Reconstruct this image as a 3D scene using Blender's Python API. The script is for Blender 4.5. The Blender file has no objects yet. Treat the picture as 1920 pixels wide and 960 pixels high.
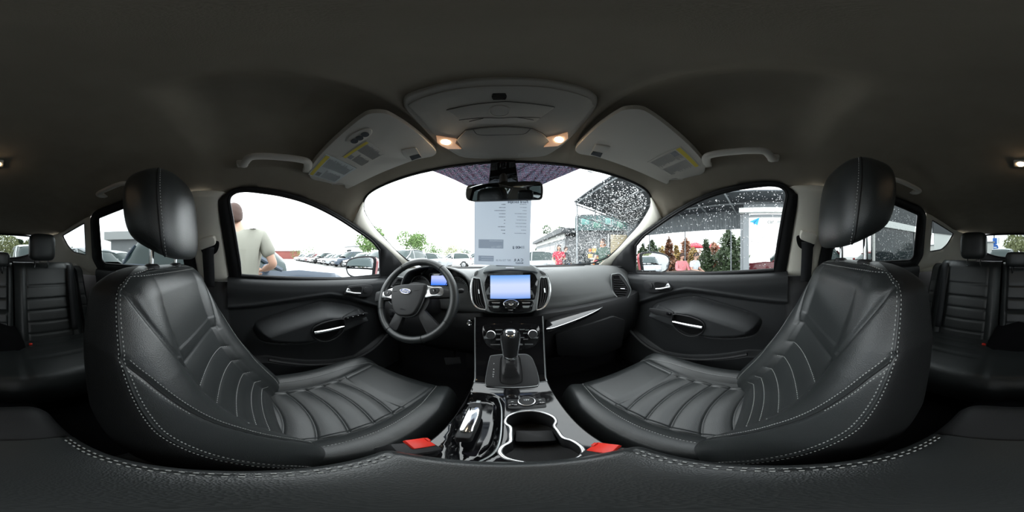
import bpy, bmesh, math, random
import numpy as np
from mathutils import Vector, Matrix
from mathutils.geometry import delaunay_2d_cdt

# ------------------------------------------------------------------ camera, sky, exposure
scene = bpy.context.scene
YAW, ROLL = math.radians(1.5), math.radians(1.0)      # the camera stands between the front seats, nearly level
F_ = Vector((math.sin(YAW), math.cos(YAW), 0))
R0_ = Vector((math.cos(YAW), -math.sin(YAW), 0))
R_ = Vector((R0_.x*math.cos(ROLL), R0_.y*math.cos(ROLL), -math.sin(ROLL)))
U_ = R_.cross(F_)
cam_data = bpy.data.cameras.new('camera')
cam = bpy.data.objects.new('camera', cam_data)
scene.collection.objects.link(cam)
cam_data.type = 'PANO'
try: cam_data.cycles.panorama_type = 'EQUIRECTANGULAR'
except Exception: pass
try: cam_data.panorama_type = 'EQUIRECTANGULAR'
except Exception: pass
cam_data.clip_start = 0.01
cam_data.clip_end = 2000
cam.matrix_world = Matrix(((R_.x, U_.x, -F_.x, 0), (R_.y, U_.y, -F_.y, 0), (R_.z, U_.z, -F_.z, 0), (0, 0, 0, 1)))
scene.camera = cam

world = bpy.data.worlds.new('overcast_sky')
scene.world = world
world.use_nodes = True
wn = world.node_tree.nodes; wl = world.node_tree.links
wn.clear()
wo = wn.new('ShaderNodeOutputWorld'); wb = wn.new('ShaderNodeBackground')
tc = wn.new('ShaderNodeTexCoord'); nz = wn.new('ShaderNodeTexNoise'); cr = wn.new('ShaderNodeValToRGB')
nz.inputs['Scale'].default_value = 2.2; nz.inputs['Detail'].default_value = 3
cr.color_ramp.elements[0].position = 0.3; cr.color_ramp.elements[0].color = (0.86, 0.91, 0.97, 1)
cr.color_ramp.elements[1].position = 0.7; cr.color_ramp.elements[1].color = (1.0, 1.0, 1.0, 1)
wl.new(tc.outputs['Generated'], nz.inputs['Vector']); wl.new(nz.outputs['Fac'], cr.inputs['Fac'])
wl.new(cr.outputs['Color'], wb.inputs['Color']); wl.new(wb.outputs[0], wo.inputs['Surface'])
wb.inputs['Strength'].default_value = 1.0

vs = scene.view_settings
vs.view_transform = 'Standard'
try: vs.look = 'None'
except Exception: pass
vs.exposure = 2.3
vs.gamma = 1.0
vs.use_curve_mapping = False
GROUND = -1.2                                          # the camera sits 1.2 m above the asphalt

# ------------------------------------------------------------------ photo pixel -> direction -> point on a surface
def ray(x, y):
    a = (x-960)*math.pi/960; e = (480-y)*math.pi/960
    return math.cos(e)*math.sin(a)*R_ + math.cos(e)*math.cos(a)*F_ + math.sin(e)*U_
def onX(x, y, v): d = ray(x, y); return d*(v/d.x)
def onY(x, y, v): d = ray(x, y); return d*(v/d.y)
def onZ(x, y, v): d = ray(x, y); return d*(v/d.z)
def onP(x, y, p0, n): d = ray(x, y); return d*(Vector(p0).dot(n)/d.dot(n))
def onR(x, y, r): d = ray(x, y); return d*(r/math.hypot(d.x, d.y))
SX0, SK, SZ0 = .74, .51, -.1
def sideX(z): return SX0 - SK*(z-SZ0)                  # side windows lean in towards the roof
def onS(x, y):
    d = ray(x, y); sg = 1 if d.x > 0 else -1
    return d*((SX0+SK*SZ0)/(sg*d.x+SK*d.z))
def wsY(X, z): return .49 + (.32-z)/.526 - .4*X*X      # windscreen: raked and bowed
def onW(x, y):
    d = ray(x, y); lo, hi = .1, 4.
    for _ in range(50):
        m = (lo+hi)/2; p = d*m
        if p.y > wsY(p.x, p.z): hi = m
        else: lo = m
    return d*hi

# ------------------------------------------------------------------ materials
MATS = {}
def mat(name, col, rough=.5, metal=0., spec=.5, bump=0., bscale=200., var=0., vscale=8., coat=0., trans=0., emit=None, estr=0., btype='noise', sheen=0.):
    if name in MATS: return MATS[name]
    m = bpy.data.materials.new(name); m.use_nodes = True
    nt = m.node_tree; b = nt.nodes['Principled BSDF']
    b.inputs['Base Color'].default_value = (*col, 1)
    b.inputs['Roughness'].default_value = rough; b.inputs['Metallic'].default_value = metal
    b.inputs['Specular IOR Level'].default_value = spec
    b.inputs['Coat Weight'].default_value = coat; b.inputs['Coat Roughness'].default_value = .05
    b.inputs['Transmission Weight'].default_value = trans
    if sheen: b.inputs['Sheen Weight'].default_value = sheen
    if emit:
        b.inputs['Emission Color'].default_value = (*emit, 1); b.inputs['Emission Strength'].default_value = estr
    t = nt.nodes.new('ShaderNodeTexCoord')
    if bump:
        if btype == 'voronoi':
            n = nt.nodes.new('ShaderNodeTexVoronoi'); out = n.outputs['Distance']
        elif btype == 'wave':
            n = nt.nodes.new('ShaderNodeTexWave'); out = n.outputs['Fac']
        else:
            n = nt.nodes.new('ShaderNodeTexNoise'); n.inputs['Detail'].default_value = 3; out = n.outputs['Fac']
        n.inputs['Scale'].default_value = bscale
        bp = nt.nodes.new('ShaderNodeBump'); bp.inputs['Strength'].default_value = bump; bp.inputs['Distance'].default_value = .002
        nt.links.new(t.outputs['Object'], n.inputs['Vector']); nt.links.new(out, bp.inputs['Height'])
        nt.links.new(bp.outputs['Normal'], b.inputs['Normal'])
    if var:
        n = nt.nodes.new('ShaderNodeTexNoise'); n.inputs['Scale'].default_value = vscale; n.inputs['Detail'].default_value = 4
        r = nt.nodes.new('ShaderNodeValToRGB')
        r.color_ramp.elements[0].position = .3; r.color_ramp.elements[1].position = .7
        r.color_ramp.elements[0].color = (*[c*(1-var) for c in col], 1); r.color_ramp.elements[1].color = (*[min(1, c*(1+var)) for c in col], 1)
        nt.links.new(t.outputs['Object'], n.inputs['Vector']); nt.links.new(n.outputs['Fac'], r.inputs['Fac'])
        nt.links.new(r.outputs['Color'], b.inputs['Base Color'])
    MATS[name] = m
    return m
def glass_mat(name, tint=(1, 1, 1), refl=.06):
    m = bpy.data.materials.new(name); m.use_nodes = True; nt = m.node_tree; nt.nodes.clear()
    o = nt.nodes.new('ShaderNodeOutputMaterial'); mx = nt.nodes.new('ShaderNodeMixShader')
    tr = nt.nodes.new('ShaderNodeBsdfTransparent'); gl = nt.nodes.new('ShaderNodeBsdfGlossy'); lw = nt.nodes.new('ShaderNodeFresnel')
    tr.inputs['Color'].default_value = (*tint, 1); gl.inputs['Roughness'].default_value = .0; lw.inputs['IOR'].default_value = 1.18
    nt.links.new(lw.outputs[0], mx.inputs[0]); nt.links.new(tr.outputs[0], mx.inputs[1]); nt.links.new(gl.outputs[0], mx.inputs[2])
    nt.links.new(mx.outputs[0], o.inputs['Surface']); MATS[name] = m
    return m
M_HEAD = mat('headliner_fabric', (.31, .277, .225), .95, spec=.1, bump=.25, bscale=900, var=.05, vscale=14)
M_BEIGE = mat('beige_trim_plastic', (.80, .77, .68), .5, spec=.3, bump=.12, bscale=900)
M_VISOR = mat('visor_vinyl', (.55, .53, .48), .75, spec=.2, bump=.2, bscale=700)
M_CONSOLE = mat('roof_console_plastic', (.40, .385, .345), .65, spec=.25, bump=.15, bscale=800)
M_BLK = mat('black_trim_plastic', (.022, .0225, .024), .55, spec=.4, bump=.25, bscale=900)
M_DOOR = mat('door_soft_black', (.031, .033, .035), .5, spec=.4, bump=.25, bscale=700)
M_DASH = mat('dash_soft_grey', (.105, .11, .11), .5, spec=.4, bump=.3, bscale=800)
M_LEATHER = mat('black_leather', (.025, .028, .0285), .34, spec=.6, bump=.16, bscale=650, btype='voronoi', var=.12, vscale=6)
M_LEATHER_SIDE = mat('black_vinyl_shaded', (.010, .0105, .011), .6, spec=.35, bump=.15, bscale=650, btype='voronoi')  # side vinyl, its tone also darkened to carry the shade on outer faces
M_GLOSS = mat('piano_black', (.006, .006, .007), .07, spec=.5, coat=.5)
M_SILVER = mat('satin_silver_plastic', (.34, .36, .365), .38, metal=.55)
M_SATIN = mat('bright_satin_metal', (.78, .79, .80), .25, metal=.9)
M_CHROME = mat('chrome', (.86, .87, .88), .1, metal=1.)
M_RUB = mat('black_rubber_seal', (.012, .0125, .014), .6, spec=.35)
M_DARK = mat('dark_recess', (.006, .006, .0065), .7, spec=.2)
M_CARPET = mat('black_carpet', (.010, .010, .011), 1., spec=.05, bump=.8, bscale=1200)
M_THREAD = mat('grey_thread', (.42, .43, .42), .8)
M_RED = mat('red_plastic_button', (.78, .035, .02), .4)
M_WEB = mat('black_belt_webbing', (.018, .019, .022), .7, bump=.4, bscale=900)
M_PAPER = mat('sheet_paper', (.80, .84, .87), .8, spec=.2)
M_INK = mat('grey_ink', (.24, .25, .26), .8)
M_WHITE = mat('white_paint_mark', (.85, .86, .87), .5)
M_YELLOW = mat('yellow_label', (.62, .50, .06), .7)
M_LABEL = mat('pale_label', (.52, .56, .56), .7)
M_LABELB = mat('printed_black', (.05, .055, .06), .8)
M_GLASS = glass_mat('window_glass', (.93, .97, .96))
M_GLASSD = glass_mat('privacy_glass', (.33, .36, .355))

# ------------------------------------------------------------------ object helpers
COL = scene.collection
def _link(o, parent=None):
    COL.objects.link(o)
    if parent is not None:
        o.parent = parent
        o.matrix_parent_inverse = parent.matrix_basis.inverted() if parent.parent is None else (parent.parent.matrix_basis @ parent.matrix_parent_inverse @ parent.matrix_basis).inverted() if False else world_of(parent).inverted()
    return o
def world_of(o):
    m = o.matrix_basis.copy()
    if o.parent is not None: return world_of(o.parent) @ o.matrix_parent_inverse @ m
    return m
def tag(o, label=None, cat=None, group=None, kind=None):
    if label: o['label'] = label
    if cat: o['category'] = cat
    if group: o['group'] = group
    if kind: o['kind'] = kind
    return o
def thing(name, label, cat, loc=(0, 0, 0), group=None, kind=None, rz=0):
    o = bpy.data.objects.new(name, None); o.empty_display_size = .05
    o.location = loc; o.rotation_euler = (0, 0, rz)
    COL.objects.link(o)
    return tag(o, label, cat, group, kind)
def mesh(name, verts, faces, m, parent=None, smooth=True, label=None, kind=None):
    me = bpy.data.meshes.new(name)
    me.from_pydata([tuple(v) for v in verts], [], [tuple(f) for f in faces])
    me.update()
    if m: me.materials.append(m)
    if smooth: me.polygons.foreach_set('use_smooth', [True]*len(me.polygons))
    o = bpy.data.objects.new(name, me)
    _link(o, parent)
    return tag(o, label, None, None, kind)
def bmobj(name, bm, m, parent=None, smooth=False, label=None, kind=None, angle=None):
    me = bpy.data.meshes.new(name); bmesh.ops.recalc_face_normals(bm, faces=bm.faces[:])
    bm.to_mesh(me); bm.free()
    if m: me.materials.append(m)
    if smooth: me.polygons.foreach_set('use_smooth', [True]*len(me.polygons))
    if angle is not None:
        me.polygons.foreach_set('use_smooth', [True]*len(me.polygons))
        try: me.set_sharp_from_angle(angle=math.radians(angle))
        except Exception: pass
    o = bpy.data.objects.new(name, me); _link(o, parent)
    return tag(o, label, None, None, kind)
def catmull(pts, n=6, closed=False):
    P = [Vector(p) for p in pts]; N = len(P); out = []
    rng = range(N) if closed else range(N-1)
    for i in rng:
        if closed: p0, p1, p2, p3 = P[(i-1) % N], P[i], P[(i+1) % N], P[(i+2) % N]
        else:
            p1, p2 = P[i], P[i+1]
            p0 = P[i-1] if i else p1*2-p2
            p3 = P[i+2] if i+2 < N else p2*2-p1
        for k in range(n):
            t = k/n
            out.append(.5*((2*p1)+(p2-p0)*t+(2*p0-5*p1+4*p2-p3)*t*t+(3*p1-p0-3*p2+p3)*t**3))
    if not closed: out.append(P[-1].copy())
    return out
def resample(pts, n, closed=False):
    P = [Vector(p) for p in pts]
    if closed: P = P+[P[0]]
    L = [0.]
    for a, b in zip(P, P[1:]): L.append(L[-1]+(b-a).length)
    out = []
    cnt = n if closed else n-1
    j = 0
    for i in range(n):
        s = L[-1]*i/cnt
        while j < len(L)-2 and L[j+1] < s: j += 1
        d = L[j+1]-L[j]; t = (s-L[j])/d if d > 1e-9 else 0
        out.append(P[j].lerp(P[j+1], min(max(t, 0), 1)))
    return out
def roundpoly(pts, r, n=4):
    P = [Vector(p) for p in pts]; out = []; N = len(P)
    for i in range(N):
        a, b, c = P[i-1], P[i], P[(i+1) % N]
        rr = r[i] if isinstance(r, (list, tuple)) else r
        u = (a-b); v = (c-b); k = min(rr, u.length*.49, v.length*.49)
        s = b+u.normalized()*k; e = b+v.normalized()*k
        for j in range(n+1):
            t = j/n
            out.append(s*(1-t)**2+b*2*t*(1-t)+e*t*t)
    return out
def newell(P):
    n = Vector((0, 0, 0)); c = Vector((0, 0, 0))
    for i in range(len(P)):
        a, b = P[i], P[(i+1) % len(P)]
        n += Vector(((a.y-b.y)*(a.z+b.z), (a.z-b.z)*(a.x+b.x), (a.x-b.x)*(a.y+b.y))); c += a
    return n.normalized(), c/len(P)
def slab(name, pts, thick, m, parent=None, bevel=0., lift=0., towards=(0, 0, 0), label=None, flat=True, seg=2, kind=None):
    """a plate with the outline pts; its face looks towards a point; lift raises the face, thick runs back from it"""
    P = [Vector(p) for p in pts]; n, c = newell(P)
    if n.dot(Vector(towards)-c) < 0: n = -n; P.reverse()
    if flat: P = [p-n*((p-c).dot(n)) for p in P]
    bm = bmesh.new()
    vs_ = [bm.verts.new(p+n*lift) for p in P]
    f = bm.faces.new(vs_)
    top_edges = f.edges[:]
    ret = bmesh.ops.extrude_face_region(bm, geom=[f])
    nv = [g for g in ret['geom'] if isinstance(g, bmesh.types.BMVert)]
    bmesh.ops.translate(bm, verts=nv, vec=-n*thick)
    bm.faces.ensure_lookup_table()
    if bevel > 0:
        vset = set(vs_)
        es = [e for e in bm.edges if e.verts[0] in vset and e.verts[1] in vset]
        try: bmesh.ops.bevel(bm, geom=es, offset=bevel, segments=seg, profile=.5, affect='EDGES', clamp_overlap=True)
        except Exception: pass
    return bmobj(name, bm, m, parent, label=label, angle=35, kind=kind)
def box(name, c, s, m, parent=None, bevel=0., rot=None, label=None, seg=2, kind=None):
    bm = bmesh.new(); bmesh.ops.create_cube(bm, size=1)
    bmesh.ops.scale(bm, vec=Vector(s), verts=bm.verts)
    if bevel: bmesh.ops.bevel(bm, geom=bm.edges[:], offset=bevel, segments=seg, profile=.5, affect='EDGES', clamp_overlap=True)
    M = Matrix.Translation(Vector(c))
    if rot is not None: M = M @ (rot.to_4x4() if isinstance(rot, Matrix) else Matrix.Rotation(rot, 4, 'Z'))
    bmesh.ops.transform(bm, matrix=M, verts=bm.verts)
    return bmobj(name, bm, m, parent, label=label, angle=35, kind=kind)
def loft(name, rows, m, parent=None, closed=False, caps=True, label=None, smooth=True, kind=None):
    n = len(rows[0]); V = []; F = []
    for r in rows: V += [tuple(p) for p in r]
    for i in range(len(rows)-1):
        for j in range(n if closed else n-1):
            a = i*n+j; b = i*n+(j+1) % n; F.append((a, b, b+n, a+n))
    if caps and closed:
        F.append(tuple(range(n-1, -1, -1))); F.append(tuple(range((len(rows)-1)*n, len(rows)*n)))
    o = mesh(name, V, F, m, parent, smooth, label, kind)
    bm = bmesh.new(); bm.from_mesh(o.data); bmesh.ops.recalc_face_normals(bm, faces=bm.faces[:]); bm.to_mesh(o.data); bm.free()
    if smooth:
        try: o.data.set_sharp_from_angle(angle=math.radians(50))
        except Exception: pass
    return o
def frames(P, closed):
    T = []
    N = len(P)
    for i in range(N):
        a = P[(i-1) % N] if (closed or i) else P[i]; b = P[(i+1) % N] if (closed or i < N-1) else P[i]
        t = (b-a); T.append(t.normalized() if t.length > 1e-9 else Vector((0, 0, 1)))
    return T
def tube(name, pts, r, m, parent=None, closed=False, segs=8, up=None, squash=1., label=None, kind=None, caps=True, ext=None):
    """round or flattened bar along pts; r number or list; squash scales across the up direction"""
    P = [Vector(p) for p in pts]; T = frames(P, closed); rows = []
    nrm = Vector(up) if up is not None else (Vector((0, 0, 1)) if abs(T[0].z) < .9 else Vector((1, 0, 0)))
    for i, (p, t) in enumerate(zip(P, T)):
        nn = nrm - t*nrm.dot(t)
        if nn.length < 1e-6: nn = t.orthogonal()
        nn.normalize()
        if up is None: nrm = nn
        b = t.cross(nn); rr = r[i] if isinstance(r, (list, tuple)) else r
        rows.append([p+b*(rr*math.cos(a))+nn*(rr*squash*math.sin(a)) for a in [2*math.pi*k/segs for k in range(segs)]])
    if closed: rows.append(rows[0])
    return loft(name, rows, m, parent, closed=True, caps=caps and not closed, label=label, kind=kind)
def lathe(name, prof, origin, axis, m, parent=None, segs=24, label=None, ref=None, sx=1., sy=1.):
    """prof: (radius, height along axis)"""
    ax = Vector(axis).normalized(); u = (Vector(ref)-ax*Vector(ref).dot(ax)).normalized() if ref is not None else ax.orthogonal().normalized(); v = ax.cross(u)
    rows = [[Vector(origin)+ax*h+u*(r*sx*math.cos(a))+v*(r*sy*math.sin(a)) for a in [2*math.pi*k/segs for k in range(segs)]] for r, h in prof]
    return loft(name, rows, m, parent, closed=True, label=label, caps=False)
def multi_boxes(name, items, m, parent=None, kind=None, label=None):
    """items: (centre, half vectors a, b, c) -> joined small pieces"""
    V = []; F = []
    for c, a, b, d in items:
        c = Vector(c); k = len(V)
        for sx in (-1, 1):
            for sy in (-1, 1):
                for sz in (-1, 1): V.append(c+Vector(a)*sx+Vector(b)*sy+Vector(d)*sz)
        F += [(k, k+1, k+3, k+2), (k+4, k+6, k+7, k+5), (k, k+4, k+5, k+1), (k+2, k+3, k+7, k+6), (k, k+2, k+6, k+4), (k+1, k+5, k+7, k+3)]
    return mesh(name, V, F, m, parent, smooth=False, kind=kind, label=label)
def dashes(name, pts, m, parent, dash=.005, gap=.003, r=.0006, closed=False, kind='stuff'):
    P = resample(pts, max(4, int(sum((Vector(b)-Vector(a)).length for a, b in zip(pts, pts[1:]))/.0015)), closed)
    items = []; step = max(2, int((dash+gap)/.0015)); dl = max(1, int(dash/.0015))
    for i in range(0, len(P)-dl, step):
        a, b = P[i], P[i+dl]; t = (b-a)
        if t.length < 1e-6: continue
        n = t.normalized().orthogonal()*r; q = t.normalized().cross(n)
        items.append(((a+b)/2, t/2, n, q))
    return multi_boxes(name, items, m, parent, kind=kind)
def text(name, body, origin, xdir, ydir, size, m, parent=None, align='CENTER', depth=.0004, shear=0., bold=0., spacing=1., label=None):
    cu = bpy.data.curves.new(name, 'FONT'); cu.body = body; cu.size = size; cu.align_x = align; cu.align_y = 'CENTER'
    cu.extrude = depth; cu.shear = shear; cu.offset = bold; cu.space_character = spacing; cu.resolution_u = 3
    o = bpy.data.objects.new(name, cu); COL.objects.link(o)
    dg = bpy.context.evaluated_depsgraph_get()
    me = bpy.data.meshes.new_from_object(o.evaluated_get(dg)); bpy.data.objects.remove(o); bpy.data.curves.remove(cu)
    x = Vector(xdir).normalized(); y = Vector(ydir).normalized(); z = x.cross(y)
    M = Matrix(((x.x, y.x, z.x, origin[0]), (x.y, y.y, z.y, origin[1]), (x.z, y.z, z.z, origin[2]), (0, 0, 0, 1)))
    me.transform(M); me.materials.clear(); me.materials.append(m)
    ob = bpy.data.objects.new(name, me); _link(ob, parent)
    return tag(ob, label)
def cdt(outline, holes, spacing, extra=None):
    """triangulate a 2D region with holes; returns verts, faces, n of outline verts"""
    pts = [Vector((p[0], p[1])) for p in outline]; edges = [(i, (i+1) % len(outline)) for i in range(len(outline))]
    for h in holes:
        k = len(pts); pts += [Vector((p[0], p[1])) for p in h]; edges += [(k+i, k+(i+1) % len(h)) for i in range(len(h))]
    A = np.array([(p.x, p.y) for p in pts[:len(outline)]])
    HS = [np.array([(p[0], p[1]) for p in h]) for h in holes]
    x0, y0 = A.min(0); x1, y1 = A.max(0)
    gx = np.arange(x0, x1, spacing); gy = np.arange(y0, y1, spacing)
    G = np.array([(x, y) for x in gx for y in gy])
    if len(G):
        d = sdf(A, G); keep = d < -spacing*.4
        for H in HS: keep &= sdf(H, G) > spacing*.4
        nb = len(pts)
        pts += [Vector(p) for p in G[keep].tolist()]
    r = delaunay_2d_cdt(pts, edges, [], 0, 1e-6)
    V = r[0]; F = []
    C = np.array([[sum(V[i].x for i in f)/len(f), sum(V[i].y for i in f)/len(f)] for f in r[2]])
    d = sdf(A, C) < 0
    for H in HS: d &= sdf(H, C) > 0
    F = [f for f, k in zip(r[2], d) if k]
    return V, F
def sdf(poly, P):
    """signed distance (negative inside) of points P (n,2) to polygon poly (m,2)"""
    poly = np.asarray(poly, float); P = np.asarray(P, float)
    a = poly; b = np.roll(poly, -1, 0); best = np.full(len(P), 1e9); inside = np.zeros(len(P), bool)
    for (ax, ay), (bx, by) in zip(a, b):
        ex, ey = bx-ax, by-ay; wx, wy = P[:, 0]-ax, P[:, 1]-ay; L = ex*ex+ey*ey
        t = np.clip((wx*ex+wy*ey)/(L if L > 0 else 1), 0, 1)
        best = np.minimum(best, (wx-ex*t)**2+(wy-ey*t)**2)
        c = (ay > P[:, 1]) != (by > P[:, 1])
        if abs(by-ay) > 1e-12: inside ^= c & (P[:, 0] < ex*(P[:, 1]-ay)/ey+ax)
    d = np.sqrt(best)
    return np.where(inside, -d, d)
def polydist(line, P):
    P = np.asarray(P, float); best = np.full(len(P), 1e9)
    for (ax, ay), (bx, by) in zip(line, line[1:]):
        ex, ey = bx-ax, by-ay; wx, wy = P[:, 0]-ax, P[:, 1]-ay; L = ex*ex+ey*ey
        t = np.clip((wx*ex+wy*ey)/(L if L > 0 else 1), 0, 1)
        best = np.minimum(best, (wx-ex*t)**2+(wy-ey*t)**2)
    return np.sqrt(best)
def sstep(x, a, b):
    t = np.clip((x-a)/(b-a), 0, 1); return t*t*(3-2*t)
def solid(o, t):
    md = o.modifiers.new('thickness', 'SOLIDIFY'); md.thickness = t; md.offset = 0
    return o
def mir(pts, sx): return [Vector((p[0]*sx, p[1], p[2])) for p in pts]
def pl(pts, f, *a): return [f(x, y, *a) for x, y in pts]
# ------------------------------------------------------------------ cabin shell: traced outlines (right side, mirrored to the left)
F_OUT_TOP = [(1242, 411), (1284, 385), (1321, 366), (1359, 353), (1396, 345), (1434, 341), (1462, 343), (1477, 351)]
def yz(p): return Vector((p.y, p.z))
fo = [onS(*p) for p in [(1144, 512), (1152, 489), (1190, 449)]+F_OUT_TOP+[(1490, 362), (1493, 385), (1472, 515)]]
FRONT_OUT = [yz(p) for p in catmull(fo, 4)]
fg = [onS(*p) for p in [(1194, 514), (1194, 461), (1209, 443), (1237, 422.5), (1274, 398), (1321, 374), (1368, 359), (1415, 351), (1446, 348.5), (1466, 353), (1475, 366), (1470, 395), (1450.6, 507)]]
FRONT_GLASS = [yz(p) for p in [fg[0]]+catmull(fg[1:], 4)]
REAR_OUT = [Vector(p) for p in roundpoly([(-.25, -.105, 0), (-.24, .255, 0), (-.556, .285, 0), (-.79, .278, 0), (-.85, .250, 0), (-1.016, -.01, 0), (-.99, -.105, 0)], .03)]
REAR_GLASS = [Vector(p) for p in roundpoly([(-.30, -.05, 0), (-.293, .225, 0), (-.556, .251, 0), (-.775, .238, 0), (-.906, -.013, 0), (-.88, -.042, 0)], .016)]
QUARTER = [Vector(p) for p in roundpoly([(-.937, .236, 0), (-1.355, .195, 0), (-1.335, .10, 0), (-1.28, .045, 0), (-1.09, .021, 0)], [.01, .03, .03, .06, .012])]
def side_sheet(name, outline, holes, sx, m, parent=None, off=0., spacing=.05, thick=.0, kind=None, xf=None):
    V, F = cdt(outline, holes, spacing)
    W = [(sx*((xf(p.x, p.y) if xf else sideX(p.y))+off), p.x, p.y) for p in V]
    if sx > 0: F = [tuple(reversed(f)) for f in F]
    o = mesh(name, W, F, m, parent, True, kind=kind)
    if thick: solid(o, thick)
    return o
def side_loop(outline, sx, off=0.): return [Vector((sx*(sideX(p.y)+off), p.x, p.y)) for p in outline]

# ------------------------------------------------------------------ ceiling (headliner)
WS_TOP = [(952, 303.5), (1000, 304), (1050, 307.5), (1085, 313), (1140, 325), (1190, 343), (1213, 358), (1220, 369)]
ws_top = [onW(*p) for p in WS_TOP]; ws_top[0].x = 0
rail = [onS(*p) for p in F_OUT_TOP]
rail = catmull(rail, 3)
corner_mid = (ws_top[-1]*.5+rail[0]*.5)
bnd = catmull(ws_top, 3) + [corner_mid] + rail
def SP(Y, z): return Vector((sideX(z), Y, z))
bnd += [SP(-.13, .235), SP(-.2, .25), SP(-.25, .262), SP(-.4, .278), SP(-.556, .286), SP(-.7, .283), SP(-.79, .279), SP(-.845, .262), SP(-.9, .262), SP(-1.1, .245), SP(-1.3, .225), SP(-1.42, .21), SP(-1.5, .20)]
bnd += [Vector((.52, -1.63, .205)), Vector((.45, -1.70, .222)), Vector((.30, -1.735, .238)), Vector((.15, -1.745, .243)), Vector((0, -1.75, .245))]
full = bnd[:-1] + [Vector((-p.x, p.y, p.z)) for p in reversed(bnd)][:-1] + []
full = bnd + [Vector((-p.x, p.y, p.z)) for p in reversed(bnd[1:-1])]
cy = [-1.8, -1.75, -1.4, -1.0, -.5, .1, .3, .4, .45, .5]; cz = [.235, .245, .30, .345, .37, .368, .352, .338, .33, .323]
def ceil0(X, Y):
    X = np.asarray(X, float); Y = np.asarray(Y, float)
    z = np.interp(Y, cy, cz) - .10*(np.abs(X)/.565)**4
    a = np.abs(X)
    scoop = sstep(a, .150, .205)*(1-sstep(a, .40, .50))*sstep(Y, -.16, -.06)*(1-sstep(Y, .30, .44))
    ridge = np.exp(-((a-.160)/.016)**2)*sstep(Y, -.04, .10)*(1-sstep(Y, .40, .485))
    return z + .042*scoop - .011*ridge
V, F = cdt([(p.x, p.y) for p in full], [], .014)
P2 = np.array([(v.x, v.y) for v in V]); Z = ceil0(P2[:, 0], P2[:, 1])
B2 = np.array([(p.x, p.y) for p in full]); BZ = np.array([p.z for p in full])
dB = BZ - ceil0(B2[:, 0], B2[:, 1])
D = np.sqrt(((P2[:, None, :]-B2[None, :, :])**2).sum(2))+1e-5
Wt = 1/D**3; corr = (Wt*dB[None]).sum(1)/Wt.sum(1); near = D.min(1)
Z = Z + corr*np.exp(-(near/.09)**1.3)
def ceil_z(X, Y):
    d = np.sqrt(((B2-np.array([[X, Y]]))**2).sum(1))+1e-5; w = 1/d**3
    return float(ceil0(X, Y)+((w*dB).sum()/w.sum())*math.exp(-(d.min()/.09)**1.3))
ceiling = mesh('ceiling', [(p[0], p[1], z) for p, z in zip(P2, Z)], F, M_HEAD, None, True, label='dark warm grey fabric headliner over the whole car cabin', kind='structure')
md = ceiling.modifiers.new('thickness', 'SOLIDIFY'); md.thickness = .02; md.offset = 1 if True else 0
bm = bmesh.new(); bm.from_mesh(ceiling.data); bmesh.ops.recalc_face_normals(bm, faces=bm.faces[:])
if sum(f.normal.z for f in bm.faces) > 0: bmesh.ops.reverse_faces(bm, faces=bm.faces[:])
bm.to_mesh(ceiling.data); bm.free()
md.offset = -1

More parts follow.
